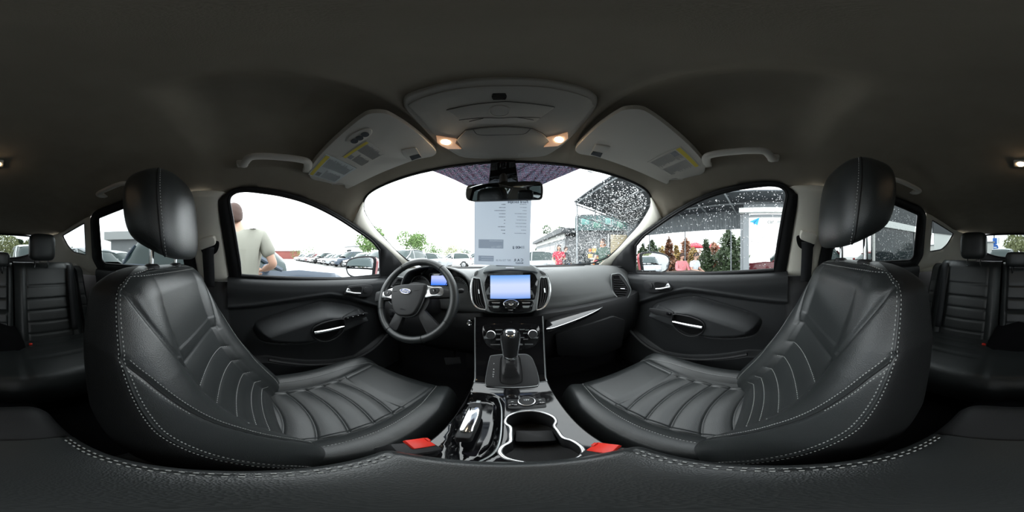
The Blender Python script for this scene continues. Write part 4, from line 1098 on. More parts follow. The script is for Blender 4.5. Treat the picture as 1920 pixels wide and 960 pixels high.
# ------------------------------------------------------------------ air vents at the ends
def end_vent(sx):
    n = Vector((-.42, -.90, .08)).normalized(); p0 = Vector((.575, .70, -.18))
    q = lambda x, y, l=0.: (lambda p: Vector((sx*p.x, p.y, p.z)))(onP(x, y, p0, n)+n*l)
    o = [(1146, 516), (1152, 513.5), (1161, 513), (1168, 519), (1176, 530.6), (1182, 542), (1180, 550), (1172.5, 562.5), (1163, 561), (1154, 554), (1148, 545.6), (1146, 530.6)]
    V_ = slab('end_vent', catmull([q(*p) for p in o], 3, True), .05, M_BLK, DB, bevel=.006, lift=.006)
    tube('vent_rim', catmull([q(*p, .007) for p in o], 3, True), .0022, M_SILVER, V_, closed=True, segs=6)
    i = [(1149, 521), (1160, 520), (1166, 526), (1171, 532), (1176, 541), (1174, 549), (1169, 557), (1159, 555), (1152, 547), (1150, 535)]
    slab('vent_opening', catmull([q(*p) for p in i], 3, True), .002, M_DARK, V_, lift=.0075)
    for k in range(8):
        y = 524+4.3*k; x0 = np.interp(y, [520, 535, 547, 556], [1150, 1150.5, 1152.5, 1160]); x1 = np.interp(y, [520, 526, 541, 549, 557], [1160, 1165, 1175, 1173.5, 1168])
        a, b = q(x0, y, .009), q(x1, y+1., .009)
        tube('vent_slat', [a, b], .0028, M_BLK, V_, segs=6, squash=.5)
    tube('vent_tab', [q(1162, 540.5, .013), q(1170, 541, .013)], .0028, M_SATIN, V_, segs=6)
    slab('vent_wheel', [q(*p) for p in [(1148.5, 517), (1158, 516), (1162, 519.5), (1150, 519.8)]], .004, M_GLOSS, V_, lift=.009)
    return V_
end_vent(-1); end_vent(1)

# ------------------------------------------------------------------ centre stack
cn = Vector((0, -math.cos(math.radians(16)), math.sin(math.radians(16)))); cp0 = Vector((0, .655, -.13))
def cs(x, y, l=0.): return onP(x, y, cp0, cn)+cn*l
HO = [(881.5, 527.8), (885, 515), (893, 506), (907.8, 499.5), (920.4, 496), (957, 495), (993.7, 496), (1009.7, 501.5), (1023.5, 509.5), (1031.5, 519.8), (1033.8, 538), (1032, 558.7), (1025.8, 572.5), (1005, 583), (990, 587.4), (957, 588.8), (921.5, 587.4), (907.8, 583), (889.5, 574.8), (881.5, 560), (879.8, 543)]
ST = slab('centre_stack', catmull([cs(*p) for p in HO], 3, True), .11, M_DASH, DB, bevel=.012, lift=.0, seg=4)
M_STACK = mat('grey_stack_trim', (.36, .38, .385), .42, metal=.3)
slab('stack_bezel', catmull([cs(x+(957-x)*.03, y+(543-y)*.03) for x, y in HO], 3, True), .01, M_STACK, ST, bevel=.004, lift=.004, seg=3)
# hood over the screen with its tray slot
hd = [(907, 513), (910, 505), (920, 498.5), (938, 496.5), (957, 496), (976, 496.5), (994, 498.5), (1003, 505), (1007, 513), (998, 510.5), (957, 507.5), (916, 510.5)]
HD = slab('screen_hood', catmull([cs(*p) for p in hd], 3, True), .05, M_STACK, ST, bevel=.006, lift=.022, seg=3)
slab('tray_slot', catmull([cs(*p, .022) for p in [(930, 500.2), (945, 498.4), (957, 498), (970, 498.4), (981, 499.8), (957, 500.8)]], 3, True), .002, M_DARK, HD, lift=.001)
slab('small_tag', [cs(*p, .023) for p in [(948.5, 503), (964, 503), (964, 505.3), (948.5, 505.3)]], .001, M_WHITE, HD, lift=.001)
# vents beside the screen
for nm, o, tabx in (('L', [(887, 523), (894, 522.5), (901, 524), (904, 538), (909, 563), (912, 579), (905, 579.5), (898.6, 578), (888, 568), (885, 547)], (898, 547)), ('R', [(1012, 523), (1019, 521.5), (1025, 522), (1029, 541), (1026, 562), (1018, 575.5), (1006, 580), (1008.6, 554)], (1019.5, 545))):
    V_ = slab('centre_vent', catmull([cs(*p) for p in o], 3, True), .01, M_DARK, ST, bevel=.001, lift=.006)
    tube('vent_rim', catmull([cs(*p, .006) for p in o], 3, True), .003, M_STACK, V_, closed=True, segs=6)
    arc = [(886.5, 522), (884, 535), (883.5, 550), (886.5, 567), (896, 577.5), (911, 581)] if nm == 'L' else [(1027, 521), (1030.5, 535), (1031, 550), (1027, 566), (1018, 577.5), (1006, 581.5)]
    tube('silver_arc', catmull([cs(*p, .008) for p in arc], 4), .0035, M_SATIN, V_, segs=6)
    for k in range(3):
        t = (k+1)/4
        if nm == 'L': pts = [(887.5+12*t, 525), (888+14*t, 548), (890+17*t, 568), (899+12*t, 577)]
        else: pts = [(1012.5+11.5*t, 524), (1010.5+17*t, 548), (1009+14*t, 567), (1007.5+8*t, 577)]
        tube('vent_blade', catmull([cs(*p, .009) for p in pts], 4), .0022, M_BLK, V_, segs=6, squash=1.)
    tube('vent_tab', [cs(tabx[0], tabx[1]-4, .012), cs(tabx[0]+1, tabx[1]+4, .012)], .003, M_SATIN, V_, segs=6)
    slab('corner_switch', catmull([cs(*p) for p in ([(889.5, 517), (891, 511), (896.5, 507.5), (896, 512), (893, 516.5)] if nm == 'L' else [(1012, 508), (1018, 510), (1023.5, 514.5), (1018, 515), (1013.5, 512)])], 3, True), .004, M_DASH, ST, bevel=.001, lift=.007)
# display
SCB = slab('screen_bezel', roundpoly([cs(*p) for p in [(914.7, 515), (919, 511), (996, 511), (1003, 516), (1008.6, 527.8), (1006, 545), (1001.7, 562), (914.7, 562), (909.5, 545), (907.8, 533)]], .004), .01, M_GLOSS, ST, bevel=.002, lift=.009)
ms = bpy.data.materials.new('screen_glow'); ms.use_nodes = True; nt = ms.node_tree; nt.nodes.clear()
o_ = nt.nodes.new('ShaderNodeOutputMaterial'); em = nt.nodes.new('ShaderNodeEmission'); t_ = nt.nodes.new('ShaderNodeTexCoord'); sp = nt.nodes.new('ShaderNodeSeparateXYZ'); rp = nt.nodes.new('ShaderNodeValToRGB')
nt.links.new(t_.outputs['Generated'], sp.inputs[0]); nt.links.new(sp.outputs['Z'], rp.inputs['Fac']); nt.links.new(rp.outputs['Color'], em.inputs['Color']); nt.links.new(em.outputs[0], o_.inputs['Surface'])
e = rp.color_ramp.elements; e[0].position = 0; e[0].color = (.11, .25, .62, 1); e[1].position = 1; e[1].color = (.11, .29, .70, 1)
for p_, c_ in ((.06, (.22, .35, .72, 1)), (.3, (.48, .56, .78, 1)), (.6, (.52, .60, .80, 1)), (.84, (.27, .44, .77, 1))): x = e.new(p_); x.color = c_
em.inputs['Strength'].default_value = .26
SCR = slab('touchscreen', [cs(*p, .009) for p in [(919.8, 517), (993.3, 516), (994, 559.5), (919.8, 560)]], .001, ms, ST, lift=.001, label='pale blue glowing blank screen')
# control panel with dial
CPN = slab('control_panel', catmull([cs(*p) for p in [(916, 566), (930, 563.5), (957, 563), (985, 563.5), (999, 565), (998, 576), (995, 583), (973, 586.5), (945, 586.5), (927, 585), (918, 581)]], 3, True), .008, M_GLOSS, ST, bevel=.002, lift=.011)
c = cs(958, 569.5, .012); xr = Vector((1, 0, 0))
lathe('dial_ring', [(.0245, 0), (.0245, .005), (.0225, .007), (.0195, .005), (.018, .003), (.0001, .003)], c, cn, M_CHROME, CPN, 36, ref=xr, sx=1.25, sy=.72)
lathe('dial_knob', [(.0155, .004), (.0145, .010), (.012, .012), (.0001, .011)], c, cn, M_BLK, CPN, 30, ref=xr, sx=1.3, sy=.72)
lathe('dial_button', [(.0075, .011), (.007, .0145), (.0055, .0135), (.0001, .0130)], c, cn, M_CHROME, CPN, 24, ref=xr, sx=1.2, sy=.8)
for x0, x1, y0, y1, mm in ((922, 938.5, 566.6, 569.2, M_SATIN), (977.7, 994, 566.6, 569.2, M_SATIN), (924, 937, 573.4, 577.6, M_STACK), (979, 992.6, 573.0, 577.2, M_STACK), (952.5, 962.5, 580, 582.2, M_SATIN)):
    slab('panel_button', roundpoly([cs(*p, .011) for p in [(x0, y0), (x1, y0), (x1-1.5, y1), (x0+1.5, y1)]], .002), .003, mm, CPN, bevel=.0008, lift=.0022)

# ------------------------------------------------------------------ instrument cluster
IC = Vector((0, -1, .10)).normalized()
def ic(x, y, Y): return onY(x, y, Y)
arc = [(748, 556), (752, 535), (757, 520), (766, 509.5), (782, 503.5), (800, 500), (826, 500.5), (852, 507), (872, 519), (882, 538), (884, 556)]
front = resample(catmull([ic(*p, .675) for p in arc], 4), 48)
rows = []
cx_ = sum(p.x for p in front)/len(front)
for k in range(9):
    t = k/8; rows.append([Vector((p.x+(p.x-cx_)*.06*t, p.y+.22*t, p.z+(-.079-p.z)*t**1.6*(1 if p.z > -.2 else .6))) for p in front])
hood = loft('instrument_hood', rows, M_DASH, DB); solid(hood, .006)
inner = [[Vector((cx_+(p.x-cx_)*(1-.08*t), p.y+.085*t, -.145+(p.z+.145)*(1-.10*t))) for p in front] for t in (0, .3, .7, 1)]
loft('hood_lining', inner, M_BLK, hood)
lastp = inner[-1]
CF = slab('cluster_face', lastp, .004, M_GLOSS, hood, lift=.0)
FY = lastp[0].y-.003
for gx, gy, gr, nm in ((791, 537, .062, 'L'), (858, 540, .058, 'R')):
    c = onY(gx, gy, FY); 
    G = lathe('gauge', [(gr, 0), (gr, .016), (gr-.005, .019), (gr-.007, .004), (.0001, .003)], c, (0, -1, .05), M_BLK, CF, 40)
    tube('gauge_rim', [c+Vector((gr*.97*math.cos(a), -.02, gr*.97*math.sin(a))) for a in np.linspace(math.radians(-30), math.radians(210), 40)], .0016, M_SILVER, G, segs=5)
    it = []; it2 = []
    for k in range(25):
        a = math.radians(210-240*k/24); rr = gr*.80; l = .006 if k % 2 == 0 else .003
        d = Vector((math.cos(a), 0, math.sin(a))); it.append((c+d*rr+Vector((0, -.0045, 0)), d*l/2, Vector((-d.z, 0, d.x))*.0006, Vector((0, .0002, 0))))
    multi_boxes('gauge_ticks', it, M_WHITE, G, kind='stuff')
    a = math.radians(200); tube('needle', [c+Vector((0, -.006, 0)), c+Vector((gr*.7*math.cos(a), -.006, gr*.7*math.sin(a)))], .0009, M_SATIN if nm == 'L' else M_RED, G, segs=4)
    if nm == 'R':
        mb = mat('blue_gauge_light', (.1, .3, .8), .4, emit=(.1, .35, 1.), estr=.5)
        multi_boxes('blue_band', [(c+Vector((.034*math.cos(a), -.0046, -.012+.034*math.sin(a))), Vector((-math.sin(a), 0, math.cos(a)))*.002, Vector((math.cos(a), 0, math.sin(a)))*.0012, Vector((0, .0002, 0))) for a in np.linspace(-.4, 2.2, 16)], mb, G, kind='stuff')
md_ = ms.copy(); md_.name = 'cluster_screen_glow'
rpn = [n for n in md_.node_tree.nodes if n.type == 'VALTORGB'][0].color_ramp.elements
while len(rpn) > 2: rpn.remove(rpn[1])
rpn[0].color = (.03, .16, .75, 1); rpn[0].position = .05; rpn[1].color = (.36, .42, .80, 1); rpn[1].position = .7
[n for n in md_.node_tree.nodes if n.type == 'EMISSION'][0].inputs['Strength'].default_value = .30
scx = slab('cluster_screen_frame', [onY(*p, FY-.018) for p in [(805, 513), (839, 513.5), (841, 537), (804, 537)]], .012, M_GLOSS, CF, bevel=.002)
slab('cluster_screen', [onY(*p, FY-.0185) for p in [(809, 517), (836.5, 516.5), (838, 534.5), (808, 534.5)]], .001, md_, CF, lift=.0006, label='small lit blue display')
# column, stalks and start switch
tube('steering_column', [(-.37, .60, -.20), (-.37, .68, -.23), (-.37, .78, -.27)], [.048, .058, .062], M_BLK, DB, segs=20)
for pts, r in (([(742, 543), (736, 540), (728, 536), (722, 535)], [.006, .007, .010, .007]), ([(850, 551), (857, 547), (866, 545), (870, 545)], [.006, .008, .010, .006])):
    tube('stalk', [onY(*p, .615) for p in pts], r, M_BLK, DB, segs=8)
c = onY(880, 605, .665); lathe('start_switch', [(.014, -.02), (.014, .002), (.012, .004), (.009, .001), (.0001, .001)], c, (-.2, -1, .1), M_CHROME, DB, 20)
box('switch_panel', onY(738, 590, .68), (.055, .02, .06), M_BLK, DB, bevel=.006)
lathe('light_switch', [(.017, 0), (.016, .012), (.0001, .012)], onY(737, 590, .668), (0, -1, .1), M_GLOSS, DB, 20)

# ------------------------------------------------------------------ steering wheel
SC = Vector((-.370, .565, -.176)); sn_ = Vector((0, -math.cos(math.radians(26)), math.sin(math.radians(26)))); su = Vector((0, math.sin(math.radians(26)), math.cos(math.radians(26)))); sxv = Vector((1, 0, 0))
SW = thing('steering_wheel', 'black leather four spoke steering wheel with silver spoke accents', 'steering wheel', tuple(SC))
def sw_(x, y, l=0.): return onP(x, y, SC, sn_)+sn_*l
ring = [SC+sxv*(.1735*math.cos(a))+su*(.1735*math.sin(a)) for a in [2*math.pi*k/96 for k in range(96)]]
rad = [.0155+.0035*max(0, math.cos(2*(2*math.pi*k/96)))**3*(1 if math.sin(2*math.pi*k/96) > -.4 else .4) for k in range(96)]
RIM = tube('rim', ring, rad, M_LEATHER, SW, closed=True, segs=16)
for a in (55, 125, 243, 297, 205, 335):
    a = math.radians(a); c = SC+sxv*(.1735*math.cos(a))+su*(.1735*math.sin(a)); d = sxv*math.cos(a)+su*math.sin(a)
    tube('rim_seam', [c+(d*math.cos(b)+sn_*math.sin(b))*.0168 for b in [2*math.pi*k/16 for k in range(16)]], .0008, M_DARK, RIM, closed=True, segs=4)
ho = [(744, 541), (754, 537.5), (768, 536), (787, 535.3), (803, 535.6), (802, 545), (799, 556), (794, 570), (789, 580), (783, 589), (775, 593.5), (763, 594.5), (752, 592.5), (745, 585), (741, 572), (739.8, 558), (741, 547)]
HB = slab('airbag_cover', catmull([sw_(*p) for p in ho], 3, True), .04, M_BLK, SW, bevel=.008, lift=.030, seg=4)
tube('cover_edge', catmull([sw_(*p, .012) for p in ho[4:]+ho[:1]], 3), .0028, M_SILVER, HB, segs=6)
ho2 = [SC+(p-SC)*1.0 for p in catmull([sw_(*p) for p in ho], 3, True)]
for pts, l in (([(717, 559), (718.5, 551), (727, 547), (742, 542), (740, 561), (730, 560)], .016), ([(801, 538.5), (815, 540), (832, 541), (832, 555.5), (815, 557), (797.5, 559)], .016)):
    SPK = slab('spoke_accent', catmull([sw_(*p) for p in pts], 3, True), .012, M_SATIN, SW, bevel=.003, lift=l, label='bright silver spoke accent')
for pts in ([(724, 550), (730, 546.5), (737, 546), (738.5, 551), (734, 557), (726.5, 557)], [(809, 545), (816, 542), (825, 542), (827, 546), (822, 552.5), (811, 554)]):
    cpts = catmull([sw_(*p, .016) for p in pts], 4, True)
    bp2 = slab('button_pad', cpts, .004, M_BLK, SW, bevel=.0015, lift=.004)
    cc = sum(cpts, Vector())/len(cpts)
    lathe('pad_arrow', [(.0001, 0), (.007, 0), (.006, .0025), (.0001, .003)], cc+sn_*.004, sn_, M_GLOSS, bp2, 4)
for pts in ([(706, 548), (740, 540), (741, 561), (704, 566)], [(798, 537), (846, 543), (849, 558), (797, 560)], [(729, 612), (744, 584), (758, 593), (745, 622)], [(784, 592), (794, 578), (826, 612), (803, 629)]):
    slab('spoke', roundpoly([sw_(*p) for p in pts], .012), .022, M_BLK, SW, bevel=.005, lift=.008)
bc = sw_(767.5, 549.6, .032); 
M_FBLUE = mat('badge_blue', (.012, .035, .22), .25, coat=.5)
BG = lathe('badge', [(.0275, 0), (.0275, .0015), (.026, .0022), (.0255, .0012), (.0001, .0015)], bc, sn_, M_CHROME, SW, 40, ref=sxv, sx=1., sy=.42)
lathe('badge_field', [(.0248, .0015), (.0248, .0019), (.0001, .0021)], bc, sn_, M_FBLUE, BG, 40, ref=sxv, sx=1., sy=.40)
text('badge_name', 'Ford', bc+sn_*.0024, sxv, su, .0175, M_WHITE, BG, depth=.0003, shear=.35, bold=.0001)
text('airbag_word', 'AIRBAG', sw_(763, 582.5, .0302), sxv, su, .0085, M_DARK, SW, depth=.0002)
for a, b in (((744, 550), (752, 549.3)), ((783, 548.5), (792, 548))):
    tube('cover_line', [sw_(*a, .0302), sw_(*b, .0302)], .0007, M_DARK, HB, segs=4)
lathe('hub_back', [(.055, -.06), (.06, -.02), (.075, .006), (.0001, .008)], SC, sn_, M_BLK, SW, 28)

# ------------------------------------------------------------------ pedals
PD = thing('brake_pedal', 'black rubber brake pedal in the driver footwell', 'pedal', (-.20, .85, -.7))
c = onY(848, 677, .80)
slab('pedal_pad', roundpoly([onP(x, y, c, Vector((0, -.8, .6)).normalized()) for x, y in [(832, 670), (863, 669), (865, 682), (836, 685)]], .008), .012, M_RUB, PD, bevel=.003)
tube('pedal_arm', [c+Vector((0, .01, 0)), c+Vector((0, .08, .10)), c+Vector((0, .14, .26))], .008, M_DARK, PD)
c = onY(880, 672, .84)
PD = thing('accelerator_pedal', 'black accelerator pedal beside the console', 'pedal', (-.13, .9, -.7))
slab('pedal_pad', roundpoly([c+Vector((a, b, d)) for a, b, d in [(-.022, -.02, -.07), (.022, -.02, -.07), (.022, .03, .06), (-.022, .03, .06)]], .008), .012, M_RUB, PD, bevel=.003)
tube('pedal_arm', [c+Vector((0, .02, .04)), c+Vector((0, .08, .14)), c+Vector((0, .12, .26))], .007, M_DARK, PD)
# ------------------------------------------------------------------ centre console
CC = thing('centre_console', 'gloss black centre console with gear lever, parking brake and cup holder', 'centre console', (0, .3, -.68))
CPY = [.10, .36, .42, .47, .53, .575, .60, .615, .625]; CPZ = [-.458, -.462, -.461, -.448, -.398, -.335, -.285, -.258, -.24]
_c = catmull([Vector((a, b, 0)) for a, b in zip(CPY, CPZ)], 8); _cy = np.array([p.x for p in _c]); _cz = np.array([p.y for p in _c])
def conz(Y): return float(np.interp(Y, _cy, _cz))
def onC(x, y, l=0.):
    d = ray(x, y); lo, hi = .2, 1.2
    for _ in range(50):
        m_ = (lo+hi)/2; p = d*m_
        if p.z < conz(p.y): hi = m_
        else: lo = m_
    p = d*hi
    s = (conz(p.y+.004)-conz(p.y-.004))/.008
    n = Vector((0, -s, 1)).normalized()
    return p+n*l
def conw(Y): return float(np.interp(Y, [.1, .35, .47, .6, .63], [.105, .105, .103, .128, .132]))
# top surface with cup opening and the sunk tray for the parking brake
cup_px = [(995, 771), (1018, 774), (1036, 781), (1042.5, 790), (1039, 798.5), (1046, 808), (1056, 821), (1072, 826), (1088, 836), (1094, 847), (1088, 856), (1068, 864), (1030, 869), (1000, 869), (965, 864), (945, 857), (937, 847), (943, 836.5), (957, 828), (957.5, 815), (957.5, 801.5), (949, 795), (947.5, 789), (953, 780), (970, 773.5)]
cup = [onZ(x, y, -.458) for x, y in cup_px]
cupc = catmull(cup, 3, True)
CUP2 = [(p.x, p.y) for p in cupc]
tray = catmull([onZ(x, y, -.46) for x, y in [(866, 742), (905, 738), (934, 745), (940, 765), (940, 800), (936, 830), (925, 850), (900, 864), (840, 866), (850, 800)]], 3, True)
TRAY2 = [(p.x, p.y) for p in tray]
out = [(-conw(y), y) for y in np.linspace(.02, .622, 30)]+[(x, .622) for x in np.linspace(-.13, .13, 12)[1:-1]]+[(conw(y), y) for y in np.linspace(.622, .02, 30)]
V, F = cdt(out, [CUP2], .008)
A = np.array([(v.x, v.y) for v in V]); st = sdf(TRAY2, A); dz = -.03*sstep(-st, -.001, .010)
W_ = [(v.x, v.y, conz(max(v.y, .1))+float(d)) for v, d in zip(V, dz)]
top = mesh('console_top', W_, F, M_GLOSS, CC, True)
# sides
for s in (-1, 1):
    rows = [[(s*conw(y), y, conz(max(y, .1))), (s*(conw(y)+.004), y, conz(max(y, .1))-.01), (s*(conw(y)+.006), y, -.60), (s*(conw(y)+.006), y, -.84)] for y in np.linspace(-.30, .622, 50)]
    loft('console_side', rows, M_BLK, CC)
    tube('edge_trim', [(s*conw(y), y, conz(y)+.001) for y in np.linspace(.455, .62, 30)], .0022, M_SILVER, CC, segs=6)
tube('edge_trim', [(x, .455+.0*x, conz(.455)+.001) for x in np.linspace(-conw(.455), conw(.455), 12)], .0016, M_SILVER, CC, segs=5)
tube('tray_edge', catmull([onZ(x, y, -.459) for x, y in [(934, 746), (940, 765), (940, 800), (936, 830), (925, 850), (898, 866)]], 4), .0016, M_SILVER, CC, segs=5)
# cup holder well, rim and divider
ctr = sum(cupc, Vector())/len(cupc)
well = [[p+Vector((0, 0, .0)) for p in cupc], [p+(ctr-p)*.02-Vector((0, 0, .02)) for p in cupc], [p+(ctr-p)*.08-Vector((0, 0, .07)) for p in cupc], [p+(ctr-p)*.5-Vector((0, 0, .072)) for p in cupc], [p+(ctr-p)*.98-Vector((0, 0, .072)) for p in cupc]]
CW = loft('cup_well', well, M_BLK, CC, closed=True, caps=False)
tube('cup_rim', [p+Vector((0, 0, .0015)) for p in cupc], .0032, M_SATIN, CW, closed=True, segs=8, label='bright silver rim around the double cup holder')
dv = [onZ(x, y, -.50) for x, y in [(966, 806), (1036, 806), (1045, 826), (965, 828)]]
slab('cup_divider', roundpoly(dv, .006), .03, M_BLK, CW, bevel=.004, towards=(0, .2, 1))
# 12 V panel with seat heater switches
pn = roundpoly([onC(x, y) for x, y in [(951.5, 749), (1021.7, 746), (1025, 764), (952.5, 766.5)]], .006)
PN = slab('switch_panel', pn, .006, M_BLK, CC, bevel=.001, lift=.002, towards=(0, .3, 1))
c = onC(987.5, 754.5, .002); lathe('socket_cap', [(.0195, 0), (.0195, .006), (.0175, .0075), (.0165, .006), (.0001, .006)], c, (0, -.05, 1), M_BLK, PN, 30)
lathe('cap_ring', [(.0200, .004), (.0200, .0072), (.0182, .0078), (.0182, .004)], c, (0, -.05, 1), M_SATIN, PN, 30)
text('cap_text', '12V', c+Vector((0, .005, .0065)), (1, 0, 0), (0, 1, 0), .009, M_WHITE, PN, depth=.0002)
for x, y in ((961.5, 760), (1013.5, 756.5)):
    p = onC(x, y, .003); b_ = box('heater_switch', p, (.020, .011, .006), M_GLOSS, PN, bevel=.002)
    box('switch_dot', p+Vector((0, 0, .0033)), (.002, .0015, .0004), M_WHITE, b_)
    p = onC(x-1, y-6.3, .0025); box('heater_icon', p, (.006, .0014, .0004), M_WHITE, PN)
# parking brake
zb = -.437
lv = [onZ(x, y, zb) for x, y in [(851.7, 820), (862, 800), (876, 768), (880, 759), (892, 756), (902, 758), (904, 766), (900, 785), (890, 808), (883, 822), (866, 823)]]
PBK = slab('parking_brake', catmull(lv, 3, True), .028, M_BLK, CC, bevel=.005, lift=.006, towards=(0, .2, 1), label='black parking brake lever with a mirror-bright inlay')
il = [onZ(x, y, zb+.006) for x, y in [(862, 809.5), (868, 790), (878, 767), (882, 764), (895, 763.5), (899, 766), (897, 780), (889, 800), (884, 810.5)]]
slab('brake_inlay', catmull(il, 3, True), .004, M_CHROME, PBK, bevel=.002, lift=.003, towards=(0, .2, 1))
p = onZ(896, 757, zb+.004); box('brake_button', p+Vector((0, .006, 0)), (.010, .012, .010), M_SILVER, PBK, bevel=.002)
# climate panel
def cpl(l): return [onC(*p) for p in l]
hv = [(906, 611), (925, 607), (957, 606), (990, 607), (1010, 611), (1010, 635), (1000, 650), (975, 657), (957, 658), (938, 657), (918, 651), (907, 636)]
HV = slab('climate_panel', catmull(cpl(hv), 3, True), .006, M_GLOSS, CC, bevel=.002, lift=.002)
nrm = (onC(957, 630, .01)-onC(957, 630)).normalized()
hn, hc = newell(catmull(cpl(hv), 3, True))
if hn.dot(-hc) < 0: hn = -hn
def hvp(x, y, l=.003): return onP(x, y, hc, hn)+hn*l
for x, y in ((921, 628), (998, 626.5)):
    K = lathe('climate_knob', [(.0165, 0), (.016, .012), (.0145, .014), (.0001, .0135)], hvp(x, y), hn, M_BLK, HV, 28)
    lathe('knob_ring', [(.0172, .008), (.0172, .0125), (.0152, .014), (.0150, .010)], hvp(x, y), hn, M_SATIN, K, 28)
for x0, x1, y0, y1 in ((929, 942, 617.5, 619.5), (974, 984, 617, 619), (985, 992, 618, 620), (930, 938, 625, 628), (930, 938, 635, 638), (974, 983, 632, 634), (981, 990, 635, 637), (981, 988, 624, 626), (920, 938, 645, 647), (972, 980, 645, 647), (984, 999, 644.5, 646.5)):
    slab('climate_button', [hvp(x0, y0), hvp(x1, y0), hvp(x1, y1), hvp(x0, y1)], .002, mat('dim_button_print', (.11, .115, .12), .5), HV, bevel=.0005, lift=.001)
p = hvp(958, 604, .004); box('indicator', p, (.010, .004, .003), M_GLOSS, CC, bevel=.001)
# shift plate, boot and lever
sp_ = [(919, 671), (923, 667), (940, 665), (957, 664.5), (975, 664.5), (987, 665), (996, 671), (1002, 684), (1007, 699), (1010, 716), (1008, 722), (1003, 725), (960, 727.5), (917, 725), (912, 722), (911, 715), (913.5, 697)]
SP_ = slab('shift_plate', catmull(cpl(sp_), 3, True), .012, M_BLK, CC, bevel=.003, lift=.008)
tube('plate_edge', catmull([onC(*p, .003) for p in sp_], 3, True), .002, M_SILVER, SP_, closed=True, segs=6)
pn_, pc_ = newell(cpl(sp_))
if pn_.dot(-pc_) < 0: pn_ = -pn_
def spp(x, y, l=.0): return onP(x, y, pc_, pn_)+pn_*l
bo = [(938, 675), (941, 669.5), (947.5, 667.5), (969, 667.5), (974, 670), (976, 676), (979, 697), (979.5, 712), (977, 719), (960, 722.5), (941, 720), (937, 713), (937, 697)]
slab('boot_opening', catmull([spp(*p) for p in bo], 3, True), .001, M_DARK, SP_, lift=.009)
LB = spp(958, 697, .008); LT = onY(957, 669, .507); LK = onY(957, 618.5, .500)
ring0 = catmull([spp(958+(x-958)*.93, 697+(y-697)*.93, .0085) for x, y in bo], 3, True); N = len(ring0)
rows = [ring0]
c0 = sum(ring0, Vector())/N
for k, (t, w_) in enumerate(((.15, .92), (.3, .80), (.42, .84), (.55, .62), (.68, .66), (.8, .5), (.92, .5), (1., .46))):
    c = c0.lerp(LT, t)
    rows.append([c+(p-c0)*w_*(1 if k % 2 else 1)+Vector((0, 0, 0)) for p in ring0])
loft('shift_boot', rows, mat('boot_leather', (.018, .018, .019), .45, bump=.5, bscale=60), SP_, closed=True)
ax_ = (LK-LT).normalized(); L_ = (LK-LT).length
prof = [(.017, -.004), (.0195, .0), (.0195, .008), (.020, .02), (.0225, .045), (.0255, .07), (.0265, .088), (.0255, .100), (.021, .108), (.012, .112), (.0001, .113)]
SK_ = lathe('shift_knob', [(r, h*L_/.113) for r, h in prof], LT, ax_, M_BLK, CC, 28, ref=(1, 0, 0), sx=1., sy=1.0, label='black and chrome gear lever knob')
fw = Vector((0, -1, .2)).normalized(); fw = (fw-ax_*fw.dot(ax_)).normalized(); rx = Vector((1, 0, 0))
nC = Vector((0, -.50, .87)); vC = Vector((0, .87, .50)); tcap = LT+ax_*L_*.93+fw*.014
slab('knob_cap', catmull([tcap+rx*a+vC*b for a, b in [(-.014, .015), (.014, .015), (.0125, -.008), (.008, -.015), (-.008, -.015), (-.0125, -.008)]], 3, True), .016, M_CHROME, SK_, bevel=.004, lift=.004)
for s in (-1, 1):
    tube('knob_side', catmull([LT+ax_*h*L_/.113+rx*s*(r+.0005)+fw*.004 for r, h in prof[2:9]], 3), [.0045]*19, M_CHROME, SK_, segs=6)
lathe('knob_collar', [(.0215, 0), (.0215, .008), (.020, .010), (.020, 0)], LT-ax_*.002, ax_, M_CHROME, SK_, 26)
for t_, x, y in (('P', 926.5, 683), ('R', 926.2, 693.5), ('N', 925.8, 698.5), ('D', 925.4, 702.8), ('S', 925, 706.8)):
    text('gear_letter', t_, spp(x, y, .0083), (1, 0, 0), (0, pn_.z*1, -pn_.y), .0065, M_WHITE, SP_, depth=.0002)
# armrest lid between the seats
aw = lambda y: float(np.interp(y, [-.33, -.15, -.1, .0, .105], [.082, .086, .088, .096, .102]))
rows = []
for i in range(61):
    y = .112-.262*i/60
    r = []
    for a in np.linspace(-math.pi/2, math.pi/2, 41):
        s_ = math.sin(a); x = aw(y)*float(spow(np.array(s_), .75)); z = -.322-.0*y-.035*(1-abs(math.cos(a))**.55)
        f = max(0, (y-.092)/.02); z -= .030*f**2; g = .0025*math.exp(-((abs(x)-aw(y)*.845)/.0022)**2)
        r.append((x, y, z-g))
    r = [(r[0][0], y, -.42)]+r+[(r[-1][0], y, -.42)]
    rows.append(r)
rows = [[(x*.96, .113, min(z, -.36)-.02) for x, y, z in rows[0]]]+rows
AR = loft('armrest_lid', rows, M_LEATHER, CC); 
rows = []
for i in range(20):
    y = -.148-.16*i/19
    rows.append([(aw(y)*s_, y, -.328-.03*abs(s_)**6-.12*max(0, (i-9)/10)**2) for s_ in np.linspace(-1, 1, 21)])
solid(loft('armrest_rear', rows, M_BLK, CC), .004)
for s in (-1, 1):
    for f in (.815, .875):
        P = []
        for y in np.linspace(.088, -.145, 60):
            x = s*aw(y)*f; sa = f**(1/.75); a = math.asin(min(1, sa)); z = -.322-.035*(1-abs(math.cos(a))**.55)
            P.append(Vector((x, y, z+.0006)))
        dashes('lid_stitching', P, M_THREAD, AR, .0045, .004, .0005)
box('armrest_bin', (0, -.09, -.60), (.17, .40, .34), M_BLK, CC, bevel=.01)
